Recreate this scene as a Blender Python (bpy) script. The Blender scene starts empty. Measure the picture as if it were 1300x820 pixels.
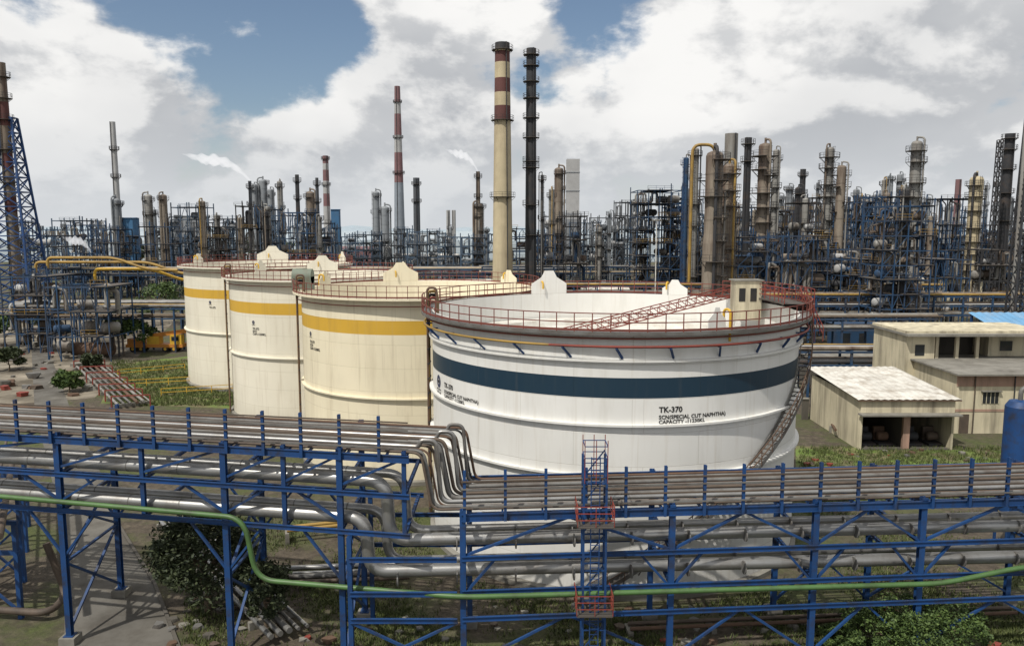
import bpy, math, random
from mathutils import Vector, Matrix
random.seed(7)
R_=random.random
def U(a,b): return a+(b-a)*random.random()
sc=bpy.context.scene
col=sc.collection
# ------------------------------------------------------------------ camera
HC=23.8; PT=math.radians(6.84); CP,SP=math.cos(PT),math.sin(PT)
cam=bpy.data.cameras.new("camera"); cam.lens=27.7; cam.sensor_width=36; cam.clip_end=20000; cam.clip_start=0.5
camo=bpy.data.objects.new("camera",cam); camo.location=(0,0,HC); camo.rotation_euler=(math.pi/2-PT,0,0)
col.objects.link(camo); sc.camera=camo
sc.view_settings.view_transform='Standard'; sc.view_settings.look='None'; sc.view_settings.exposure=0
# image pixel helpers (pixel column, pixel row -> metres, cast through the camera)
def XW(bx,Y,z=20): return (bx-650)/1000*(Y*CP+(HC-z)*SP)
def ZW(by,Y): return HC-Y*math.tan(math.atan((by-410)/1000)+PT)
def G(bx,by,z=0):
    Y=(HC-z)/math.tan(math.atan((by-410)/1000)+PT)
    return (XW(bx,Y,z),Y)
# ------------------------------------------------------------------ materials
def paint(name,c,dirt=(0.12,0.07,0.04),amt=0.5,scale=0.6,rough=0.6,metal=0.0,streak=False,lo=0.5,hi=0.75,bump=0.0,var=0.12):
    m=bpy.data.materials.new(name); m.use_nodes=True; n=m.node_tree.nodes; l=m.node_tree.links
    b=n['Principled BSDF']; b.inputs['Roughness'].default_value=rough; b.inputs['Metallic'].default_value=metal
    tc=n.new('ShaderNodeTexCoord'); mp=n.new('ShaderNodeMapping')
    mp.inputs['Scale'].default_value=(1,1,0.12 if streak else 1)
    l.new(tc.outputs['Object'],mp.inputs['Vector'])
    nz=n.new('ShaderNodeTexNoise'); nz.inputs['Scale'].default_value=scale; nz.inputs['Detail'].default_value=8; nz.inputs['Roughness'].default_value=0.65
    l.new(mp.outputs[0],nz.inputs['Vector'])
    mr=n.new('ShaderNodeMapRange'); mr.inputs['From Min'].default_value=lo; mr.inputs['From Max'].default_value=hi; mr.inputs['To Max'].default_value=amt
    l.new(nz.outputs['Fac'],mr.inputs['Value'])
    n2=n.new('ShaderNodeTexNoise'); n2.inputs['Scale'].default_value=0.25; n2.inputs['Detail'].default_value=4
    l.new(tc.outputs['Object'],n2.inputs['Vector'])
    m2=n.new('ShaderNodeMapRange'); m2.inputs['From Min'].default_value=0.3; m2.inputs['From Max'].default_value=0.7; m2.inputs['To Min'].default_value=1-var; m2.inputs['To Max'].default_value=1+var
    l.new(n2.outputs['Fac'],m2.inputs['Value'])
    mx=n.new('ShaderNodeMix'); mx.data_type='RGBA'; mx.inputs[6].default_value=(*c,1); mx.inputs[7].default_value=(*dirt,1)
    l.new(mr.outputs[0],mx.inputs[0])
    vm=n.new('ShaderNodeVectorMath'); vm.operation='SCALE'
    l.new(mx.outputs[2],vm.inputs[0]); l.new(m2.outputs[0],vm.inputs['Scale'])
    l.new(vm.outputs[0],b.inputs['Base Color'])
    if bump:
        bp=n.new('ShaderNodeBump'); bp.inputs['Strength'].default_value=bump; bp.inputs['Distance'].default_value=0.1
        l.new(nz.outputs['Fac'],bp.inputs['Height']); l.new(bp.outputs[0],b.inputs['Normal'])
    return m
def tankpaint(name,c,R,dirt,amt,runs=0.3):
    m=paint(name,c,dirt=dirt,amt=amt,scale=0.9,rough=0.5,streak=True,lo=0.52,hi=0.88,var=0.05)
    n=m.node_tree.nodes; l=m.node_tree.links; b=n['Principled BSDF']
    tc=n.new('ShaderNodeTexCoord'); sp=n.new('ShaderNodeSeparateXYZ'); l.new(tc.outputs['Object'],sp.inputs[0])
    at=n.new('ShaderNodeMath'); at.operation='ARCTAN2'; l.new(sp.outputs[0],at.inputs[0]); l.new(sp.outputs[1],at.inputs[1])
    mu=n.new('ShaderNodeMath'); mu.operation='MULTIPLY'; mu.inputs[1].default_value=R; l.new(at.outputs[0],mu.inputs[0])
    cb=n.new('ShaderNodeCombineXYZ'); l.new(mu.outputs[0],cb.inputs[0]); l.new(sp.outputs[2],cb.inputs[1])
    br=n.new('ShaderNodeTexBrick'); br.inputs['Scale'].default_value=1; br.inputs['Brick Width'].default_value=7.4; br.inputs['Row Height'].default_value=2.19
    br.inputs['Mortar Size'].default_value=0.03; br.inputs['Mortar Smooth'].default_value=0.6
    br.inputs['Color1'].default_value=(1,1,1,1); br.inputs['Color2'].default_value=(0.96,0.96,0.955,1); br.inputs['Mortar'].default_value=(0.82,0.81,0.79,1)
    l.new(cb.outputs[0],br.inputs['Vector'])
    src=b.inputs['Base Color'].links[0].from_socket
    mm=n.new('ShaderNodeMix'); mm.data_type='RGBA'; mm.blend_type='MULTIPLY'; mm.inputs[0].default_value=1
    l.new(src,mm.inputs[6]); l.new(br.outputs['Color'],mm.inputs[7])
    mp=n.new('ShaderNodeMapping'); mp.inputs['Scale'].default_value=(1,0.05,1); l.new(cb.outputs[0],mp.inputs['Vector'])
    nz=n.new('ShaderNodeTexNoise'); nz.inputs['Scale'].default_value=2.6; nz.inputs['Detail'].default_value=5; l.new(mp.outputs[0],nz.inputs['Vector'])
    mr=n.new('ShaderNodeMapRange'); mr.inputs['From Min'].default_value=0.57; mr.inputs['From Max'].default_value=0.8; mr.inputs['To Max'].default_value=runs
    l.new(nz.outputs['Fac'],mr.inputs['Value'])
    m3=n.new('ShaderNodeMix'); m3.data_type='RGBA'; l.new(mr.outputs[0],m3.inputs[0]); l.new(mm.outputs[2],m3.inputs[6]); m3.inputs[7].default_value=(0.38,0.31,0.21,1)
    gr=n.new('ShaderNodeMapRange'); gr.inputs['From Min'].default_value=2.2; gr.inputs['From Max'].default_value=0.0; gr.inputs['To Max'].default_value=0.45; l.new(sp.outputs[2],gr.inputs['Value'])
    gm=n.new('ShaderNodeMath'); gm.operation='MULTIPLY'; l.new(gr.outputs[0],gm.inputs[0]); l.new(nz.outputs['Fac'],gm.inputs[1])
    m4=n.new('ShaderNodeMix'); m4.data_type='RGBA'; l.new(gm.outputs[0],m4.inputs[0]); l.new(m3.outputs[2],m4.inputs[6]); m4.inputs[7].default_value=(0.22,0.18,0.13,1)
    l.new(m4.outputs[2],b.inputs['Base Color'])
    bp=n.new('ShaderNodeBump'); bp.inputs['Strength'].default_value=0.3; bp.inputs['Distance'].default_value=0.04
    l.new(br.outputs['Fac'],bp.inputs['Height']); bp.invert=True; l.new(bp.outputs[0],b.inputs['Normal'])
    return m
BLUE=paint("blue_steel_paint",(0.006,0.046,0.16),dirt=(0.024,0.022,0.024),amt=0.8,scale=1.2,rough=0.6,lo=0.48,hi=0.7,var=.2)
BLUEF=paint("weathered_blue_steel",(0.014,0.052,0.12),dirt=(0.045,0.037,0.032),amt=0.85,scale=0.3,rough=0.75,lo=.45,hi=.65)
BLUED=paint("hazy_blue_steel",(0.05,0.085,0.135),amt=0.5,dirt=(0.085,0.08,0.08),scale=0.2,rough=0.8)  # distance haze put into the base colour, as in all hazy paints
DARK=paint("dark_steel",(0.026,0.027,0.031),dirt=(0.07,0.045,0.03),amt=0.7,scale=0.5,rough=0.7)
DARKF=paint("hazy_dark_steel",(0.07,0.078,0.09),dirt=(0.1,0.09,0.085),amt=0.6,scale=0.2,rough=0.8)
GREY=paint("galvanised_steel",(0.15,0.148,0.142),dirt=(0.07,0.05,0.038),amt=0.8,scale=0.8,rough=0.6,metal=0.1,lo=.43,hi=.68)
SILV=paint("aluminium_cladding",(0.34,0.34,0.335),dirt=(0.13,0.105,0.08),amt=0.75,scale=0.5,rough=0.38,metal=0.7,bump=0.22,lo=0.45,hi=0.75)
SILVF=paint("dull_cladding",(0.25,0.245,0.23),dirt=(0.095,0.065,0.045),amt=0.8,scale=0.35,rough=0.6,metal=0.1,streak=True,lo=0.42,hi=0.68)
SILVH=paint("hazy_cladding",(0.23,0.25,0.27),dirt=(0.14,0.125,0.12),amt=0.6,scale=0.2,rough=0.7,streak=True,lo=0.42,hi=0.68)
RUST=paint("rusty_steel",(0.11,0.065,0.042),dirt=(0.042,0.03,0.024),amt=0.8,scale=0.7,rough=0.85)
RUSTC=paint("rust_stained_cladding",(0.23,0.195,0.155),dirt=(0.08,0.047,0.032),amt=0.95,scale=0.4,rough=0.75,streak=True,lo=0.4,hi=0.62)
RED=paint("red_oxide_paint",(0.21,0.038,0.026),dirt=(0.1,0.042,0.03),amt=0.8,scale=1.5,rough=0.65)
REDB=paint("faded_red_brown",(0.1,0.037,0.033),dirt=(0.065,0.038,0.034),amt=0.6,scale=0.3,rough=0.8,streak=True)
RAIL=paint("rail_red_brown",(0.17,0.045,0.032),dirt=(0.08,0.04,0.03),amt=0.7,scale=1,rough=0.8)
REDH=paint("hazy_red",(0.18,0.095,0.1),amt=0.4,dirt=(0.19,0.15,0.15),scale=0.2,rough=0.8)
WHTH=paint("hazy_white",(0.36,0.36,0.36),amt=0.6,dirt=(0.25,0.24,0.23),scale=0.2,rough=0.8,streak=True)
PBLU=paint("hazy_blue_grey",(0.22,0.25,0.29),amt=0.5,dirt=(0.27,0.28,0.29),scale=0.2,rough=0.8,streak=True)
CREAMC=paint("cream_concrete",(0.47,0.4,0.265),dirt=(0.25,0.19,0.125),amt=0.7,scale=0.3,rough=0.85,streak=True,lo=.44,hi=.72)
WALL=paint("cream_plaster",(0.54,0.485,0.35),dirt=(0.14,0.12,0.09),amt=0.85,scale=0.8,rough=0.9,streak=True,lo=0.46,hi=0.72,var=.15)
PINK=paint("pink_plaster",(0.36,0.23,0.175),dirt=(0.14,0.105,0.08),amt=0.8,scale=0.8,rough=0.9,streak=True,lo=.45,hi=.7)
CONC=paint("concrete",(0.22,0.21,0.185),dirt=(0.08,0.072,0.06),amt=0.85,scale=0.5,rough=0.95,bump=0.3,lo=.42,hi=.7)
CONCD=paint("stained_shaded_concrete",(0.09,0.082,0.07),dirt=(0.035,0.032,0.027),amt=0.8,scale=0.5,rough=0.95,streak=True)
YEL=paint("yellow_paint",(0.58,0.35,0.03),dirt=(0.25,0.14,0.04),amt=0.6,scale=0.7,rough=0.6)
YELP=paint("ochre_pipe",(0.32,0.2,0.045),dirt=(0.11,0.075,0.04),amt=0.8,scale=0.4,rough=0.65,lo=.45,hi=.7)
GRN=paint("green_pipe_paint",(0.065,0.14,0.042),dirt=(0.04,0.055,0.026),amt=0.8,scale=1.0,rough=0.5,lo=.45,hi=.7)
WHT=paint("white_paint",(0.62,0.61,0.57),dirt=(0.28,0.23,0.16),amt=0.6,scale=0.8,rough=0.5,lo=.45,hi=.7)
BLK=paint("black_void",(0.012,0.012,0.013),amt=0.2,scale=1,rough=0.8)
BRN=paint("brown_pipe",(0.095,0.07,0.052),dirt=(0.038,0.03,0.025),amt=0.8,scale=0.8,rough=0.7,lo=.45,hi=.7)
LBLU=paint("light_blue_sheet",(0.13,0.3,0.5),dirt=(0.3,0.35,0.4),amt=0.5,scale=0.4,rough=0.6)
BLUC=paint("blue_clad_sheet",(0.04,0.13,0.26),dirt=(0.1,0.13,0.16),amt=0.5,scale=0.4,rough=0.7)
ROOFW=paint("weathered_sheet_roof",(0.6,0.58,0.53),dirt=(0.22,0.17,0.12),amt=0.8,scale=0.7,rough=0.6,lo=.45,hi=.72)
GRATE=paint("grating",(0.07,0.062,0.055),amt=0.6,dirt=(0.12,0.07,0.045),scale=1,rough=0.8)
ORNG=paint("orange_paint",(0.5,0.2,0.03),amt=0.5,scale=1,rough=0.5)
RUBB=paint("rubber",(0.02,0.02,0.02),amt=0.3,scale=1,rough=0.9)
GLS=paint("window_glass",(0.02,0.025,0.03),amt=0.2,scale=1,rough=0.15)
HOOD=paint("grey_green_paint",(0.16,0.19,0.15),amt=0.6,scale=1,rough=0.7)
NAVY=tankpaint("navy_band",(0.006,0.028,0.052),14.25,(0.02,0.04,0.055),0.5,.06)
GOLD=tankpaint("yellow_band",(0.58,0.35,0.04),12,(0.34,0.21,0.06),0.6,.25)
T370=tankpaint("tank_white",(0.7,0.695,0.67),14.25,(0.42,0.39,0.33),0.45,.32)
TCRM=tankpaint("tank_cream",(0.76,0.69,0.52),12,(0.44,0.36,0.24),0.55,.5)
TCRM2=tankpaint("tank_cream_pale",(0.73,0.69,0.58),12,(0.44,0.37,0.26),0.5,.42)
TEXTM=paint("black_lettering",(0.014,0.014,0.014),amt=0.1,scale=1,rough=0.6)
TEXTR=paint("emblem_blue",(0.02,0.03,0.08),amt=0.1,scale=1,rough=0.6)
def leafmat(name,c1,c2):
    m=bpy.data.materials.new(name); m.use_nodes=True; n=m.node_tree.nodes; l=m.node_tree.links; b=n['Principled BSDF']
    g=n.new('ShaderNodeNewGeometry'); r=n.new('ShaderNodeValToRGB'); r.color_ramp.elements[0].color=(*c1,1); r.color_ramp.elements[1].color=(*c2,1)
    l.new(g.outputs['Random Per Island'],r.inputs[0]); l.new(r.outputs[0],b.inputs['Base Color']); b.inputs['Roughness'].default_value=0.7
    return m
LEAF=leafmat("leaves",(0.02,0.045,0.01),(0.09,0.14,0.03))
LEAFD=leafmat("dark_leaves",(0.014,0.026,0.009),(0.05,0.065,0.022))
LEAFM=leafmat("feathery_leaves",(0.012,0.022,0.008),(0.05,0.065,0.024))
GRSB=leafmat("grass_blades",(0.035,0.055,0.012),(0.12,0.14,0.04))
BARK=paint("bark",(0.1,0.075,0.05),scale=3,rough=0.95)
# ------------------------------------------------------------------ mesh builder
class M:
    def __init__(s): s.v=[];s.f=[];s.mi=[];s.sm=[];s.mats=[]
    def mat(s,m):
        if m not in s.mats: s.mats.append(m)
        return s.mats.index(m)
    def merge(s,o):
        k=len(s.v); s.v+=o.v; mp=[s.mat(m) for m in o.mats]
        s.f+=[[i+k for i in f] for f in o.f]; s.mi+=[mp[i] for i in o.mi]; s.sm+=o.sm
    def add(s,vs,fs,m,smooth=False):
        o=len(s.v); s.v+= [tuple(p) for p in vs]; i=s.mat(m)
        for f in fs: s.f.append([k+o for k in f]); s.mi.append(i); s.sm.append(smooth)
    def box(s,a,b,m):
        x0,y0,z0=a;x1,y1,z1=b
        s.add([(x0,y0,z0),(x1,y0,z0),(x1,y1,z0),(x0,y1,z0),(x0,y0,z1),(x1,y0,z1),(x1,y1,z1),(x0,y1,z1)],
              [(0,3,2,1),(4,5,6,7),(0,1,5,4),(1,2,6,5),(2,3,7,6),(3,0,4,7)],m)
    def beam(s,a,b,w,h,m):
        a=Vector(a);b=Vector(b);d=b-a
        if d.length<1e-4: return
        d.normalize(); up=Vector((0,0,1))
        if abs(d.z)>0.95: up=Vector((0,1,0))
        sd=d.cross(up).normalized(); u=sd.cross(d).normalized()
        k=1+U(-.02,.02); sd*=w/2*k; u*=h/2*k
        vs=[a-sd-u,a+sd-u,a+sd+u,a-sd+u,b-sd-u,b+sd-u,b+sd+u,b-sd+u]
        s.add(vs,[(0,3,2,1),(4,5,6,7),(0,1,5,4),(1,2,6,5),(2,3,7,6),(3,0,4,7)],m)
    def ibeam(s,a,b,w,h,m,t=0.03):
        a=Vector(a);b=Vector(b);d=(b-a).normalized(); up=Vector((0,0,1))
        if abs(d.z)>0.95: up=Vector((0,1,0))
        sd=d.cross(up).normalized(); u=sd.cross(d).normalized()
        o=u*(h/2)
        s.beam(a+o,b+o,w,t,m); s.beam(a-o,b-o,w,t,m); s.beam(a,b,t,h,m)
    def cyl(s,a,b,r0,r1,m,n=12,caps=True,smooth=True):
        a=Vector(a);b=Vector(b);d=(b-a).normalized(); up=Vector((0,0,1))
        if abs(d.z)>0.95: up=Vector((0,1,0))
        sd=d.cross(up).normalized(); u=sd.cross(d).normalized()
        vs=[];
        for p,r in((a,r0),(b,r1)):
            for i in range(n):
                t=2*math.pi*i/n; vs.append(p+sd*math.cos(t)*r+u*math.sin(t)*r)
        s.add(vs,[(i,n+i,n+(i+1)%n,(i+1)%n) for i in range(n)],m,smooth)
        if caps: s.add(vs[:n],[tuple(range(n))],m); s.add(vs[n:],[tuple(reversed(range(n)))],m)
    def lathe(s,cx,cy,prof,m,n=16,matf=None,smooth=True):
        for k in range(len(prof)-1):
            r0,z0=prof[k]; r1,z1=prof[k+1]; vs=[]
            for r,z in((r0,z0),(r1,z1)):
                for i in range(n):
                    t=2*math.pi*i/n; vs.append((cx+r*math.cos(t),cy+r*math.sin(t),z))
            mm=matf(z0,z1) if matf else m
            s.add(vs,[(i,(i+1)%n,n+(i+1)%n,n+i) for i in range(n)],mm,smooth)
    def tube(s,pts,r,m,n=8,caps=True):
        pts=[Vector(p) for p in pts]; N=len(pts); vs=[]; u=None
        for i,p in enumerate(pts):
            if i==0: d=pts[1]-p
            elif i==N-1: d=p-pts[i-1]
            else: d=(pts[i+1]-p).normalized()+(p-pts[i-1]).normalized()
            d.normalize()
            if u is None:
                up=Vector((0,0,1)) if abs(d.z)<0.95 else Vector((0,1,0))
                u=up
            u=(u-d*u.dot(d)).normalized(); sd=d.cross(u)
            for k in range(n):
                t=2*math.pi*k/n; vs.append(p+sd*math.cos(t)*r+u*math.sin(t)*r)
        fs=[]
        for i in range(N-1):
            for k in range(n): fs.append((i*n+k,i*n+(k+1)%n,(i+1)*n+(k+1)%n,(i+1)*n+k))
        s.add(vs,fs,m,True)
        if caps: s.add(vs[:n],[tuple(range(n))],m); s.add(vs[-n:],[tuple(range(n))],m)
    def drum(s,a,b,r,m,n=14):
        a=Vector(a);b=Vector(b);d=(b-a).normalized()
        s.cyl(a,b,r,r,m,n,False)
        for p,q in((a,-1),(b,1)):
            pr=r; pp=p
            for k in range(1,4):
                t=k/3*math.pi/2; nr=max(r*math.cos(t),0.01); np_=p+d*q*math.sin(t)*r*0.45
                s.cyl(pp,np_,pr,nr,m,n,False); pr=nr; pp=np_
    def annulus(s,cx,cy,z,r0,r1,th,m,n=16,a0=0,a1=2*math.pi):
        vs=[];K=n+1
        for i in range(K):
            t=a0+(a1-a0)*i/n; c,q=math.cos(t),math.sin(t)
            vs+=[(cx+r0*c,cy+r0*q,z),(cx+r1*c,cy+r1*q,z),(cx+r1*c,cy+r1*q,z-th),(cx+r0*c,cy+r0*q,z-th)]
        fs=[]
        for i in range(n):
            a=i*4;b=a+4
            fs+=[(a,a+1,b+1,b),(a+1,a+2,b+2,b+1),(a+2,a+3,b+3,b+2),(a+3,a,b,b+3)]
        s.add(vs,fs,m)
    def rail(s,pts,h,m,t=0.05,step=2.0,mids=1):
        for i in range(len(pts)-1):
            a=Vector(pts[i]);b=Vector(pts[i+1]); L=(b-a).length
            for k in range(mids+1):
                o=Vector((0,0,h*(k+1)/(mids+1))); s.beam(a+o,b+o,t,t,m)
            n=max(1,int(L/step))
            for k in range(n):
                p=a.lerp(b,k/n); s.beam(p,p+Vector((0,0,h)),t,t,m)
        p=Vector(pts[-1]); s.beam(p,p+Vector((0,0,h)),t,t,m)
    def platform(s,cx,cy,z,r,w,dm,rm,n=10,a0=0,a1=2*math.pi,t=0.06,h=1.1):
        s.annulus(cx,cy,z,r+0.02,r+w,0.12,dm,n,a0,a1)
        for i in range(n):
            t0=a0+(a1-a0)*i/n;t1=a0+(a1-a0)*(i+1)/n; q=r+w-0.05
            p=Vector((cx+q*math.cos(t0),cy+q*math.sin(t0),z));p2=Vector((cx+q*math.cos(t1),cy+q*math.sin(t1),z))
            s.beam(p,p+Vector((0,0,h)),t,t,rm)
            for k in(0.5,1): s.beam(p+Vector((0,0,h*k)),p2+Vector((0,0,h*k)),t,t,rm)
            if i%2==0: s.beam((cx+r*math.cos(t0),cy+r*math.sin(t0),z-w),(p.x,p.y,z-0.1),t*1.3,t*1.3,rm)
def fillet(pts,rad,seg=5):
    pts=[Vector(p) for p in pts]; out=[pts[0]]
    for i in range(1,len(pts)-1):
        p=pts[i];a=pts[i-1]-p;b=pts[i+1]-p; r=min(rad,a.length*0.49,b.length*0.49)
        s0=p+a.normalized()*r; s1=p+b.normalized()*r
        for k in range(seg+1):
            t=k/seg; out.append(s0*(1-t)**2+p*2*t*(1-t)+s1*t*t)
    out.append(pts[-1]); return out
def mkobj(name,m,org,parent=None):
    me=bpy.data.meshes.new(name)
    ox,oy,oz=org
    me.from_pydata([(x-ox,y-oy,z-oz) for x,y,z in m.v],[],m.f)
    for t in m.mats: me.materials.append(t)
    me.polygons.foreach_set('material_index',m.mi); me.polygons.foreach_set('use_smooth',m.sm); me.update()
    o=bpy.data.objects.new(name,me); col.objects.link(o)
    if parent: o.parent=parent
    else: o.location=org
    return o
def thing(name,label,cat,parts,group=None,org=None):
    single=isinstance(parts,M)
    vs=parts.v if single else [p for q in parts for p in q[1].v]
    if org is None:
        xs=[p[0] for p in vs];ys=[p[1] for p in vs];zs=[p[2] for p in vs]
        org=((min(xs)+max(xs))/2,(min(ys)+max(ys))/2,min(zs))
    if single: o=mkobj(name,parts,org)
    else:
        o=bpy.data.objects.new(name,None); o.location=org; o.empty_display_size=0.5; col.objects.link(o)
        for q in parts:
            if not q[1].f: continue
            c=mkobj(q[0],q[1],org,o)
            if len(q)>2: c["label"]=q[2]
    o["label"]=label; o["category"]=cat
    if group: o["group"]=group
    return o
def structure(name,m,org=(0,0,0)):
    o=mkobj(name,m,org); o["kind"]="structure"; o["label"]=name.replace('_',' ')+" of the refinery site"; o["category"]=name.split('_')[-1]; return o
# ------------------------------------------------------------------ ground
def groundmat():
    m=bpy.data.materials.new("ground_soil"); m.use_nodes=True; n=m.node_tree.nodes; l=m.node_tree.links; b=n['Principled BSDF']; b.inputs['Roughness'].default_value=0.95
    tc=n.new('ShaderNodeTexCoord')
    def nz(s,d=8,r=0.6):
        q=n.new('ShaderNodeTexNoise'); q.inputs['Scale'].default_value=s; q.inputs['Detail'].default_value=d; q.inputs['Roughness'].default_value=r; l.new(tc.outputs['Object'],q.inputs['Vector']); return q
    def ramp(src,els):
        r=n.new('ShaderNodeValToRGB'); e=r.color_ramp.elements
        e[0].position,e[0].color=els[0][0],(*els[0][1],1); e[1].position,e[1].color=els[-1][0],(*els[-1][1],1)
        for p,c in els[1:-1]: x=e.new(p); x.color=(*c,1)
        l.new(src.outputs['Fac'],r.inputs[0]); return r
    a=ramp(nz(1.3,10,0.7),[(0.3,(0.03,0.023,0.016)),(0.5,(0.07,0.056,0.04)),(0.7,(0.135,0.11,0.08))])
    g=ramp(nz(2.5,8,0.75),[(0.3,(0.03,0.042,0.011)),(0.7,(0.09,0.105,0.03))])
    f=ramp(nz(0.11,8,0.7),[(0.46,(0,0,0)),(0.6,(1,1,1))])
    x=n.new('ShaderNodeMix'); x.data_type='RGBA'; l.new(f.outputs[0],x.inputs[0]); l.new(a.outputs[0],x.inputs[6]); l.new(g.outputs[0],x.inputs[7])
    l.new(x.outputs[2],b.inputs['Base Color'])
    bp=n.new('ShaderNodeBump'); bp.inputs['Strength'].default_value=0.6; bp.inputs['Distance'].default_value=0.3; l.new(nz(2.0,10,0.7).outputs['Fac'],bp.inputs['Height']); l.new(bp.outputs[0],b.inputs['Normal'])
    return m
def sheet(name,pts,z,m):
    q=M(); q.add([(x,y,z) for x,y in pts],[tuple(range(len(pts)))],m); return structure(name,q)
sheet("ground",[(-4000,-300),(4000,-300),(4000,9000),(-4000,9000)],0,groundmat())
LAWN=paint("lawn",(0.1,0.15,0.028),dirt=(0.13,0.105,0.06),amt=0.95,scale=0.3,rough=0.95,bump=0.4,lo=0.42,hi=0.58,var=0.3)
ROADM=paint("worn_road_asphalt",(0.125,0.118,0.105),dirt=(0.065,0.058,0.048),amt=0.9,scale=0.35,rough=0.95,bump=0.15,lo=0.4,hi=0.65,var=0.2)
YARD=paint("yard_concrete",(0.24,0.21,0.165),dirt=(0.075,0.062,0.043),amt=0.95,scale=0.12,rough=0.95,bump=0.2,lo=0.38,hi=0.58,var=0.3)
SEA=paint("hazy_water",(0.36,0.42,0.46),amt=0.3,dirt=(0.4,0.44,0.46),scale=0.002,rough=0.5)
PLAIN=paint("hazy_plain",(0.2,0.235,0.255),amt=0.6,dirt=(0.28,0.3,0.31),scale=0.01,rough=1)  # pale grey-blue far ground, haze painted into the plain
sheet("yard_pavement",[G(-80,520),G(120,505),G(225,405),G(130,392),G(-80,392)],0.004,YARD)
sheet("road",[G(82,835),G(232,835),G(196,740),(G(150,665)),G(128,600),G(90,520),G(60,440),G(40,440),G(44,520),G(64,600),G(78,665),G(82,740)],0.008,ROADM)
sheet("lawn_grass",[G(128,512),G(330,520),G(330,455),G(240,452),G(150,462)],0.012,LAWN)
sheet("verge_grass",[G(1010,600),G(1400,600),G(1400,575),G(1010,566)],0.012,LAWN)
sheet("plain",[(-3900,560),(3900,560),(3900,1500),(-3900,1500)],0.2,PLAIN)
sheet("water",[(-3900,1500),(3900,1500),(3900,8800),(-3900,8800)],0.5,SEA)
def kerb(p,q):
    m=M(); m.beam((p[0],p[1],0.07),(q[0],q[1],0.07),0.2,0.14,CONCD); thing("kerb","low stained concrete kerb along the worn road","kerb",m,group="kerbs beside the road")
kerb(G(232,835),G(196,740)); kerb(G(196,740),G(150,665)); kerb(G(78,665),G(82,740))
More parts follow.
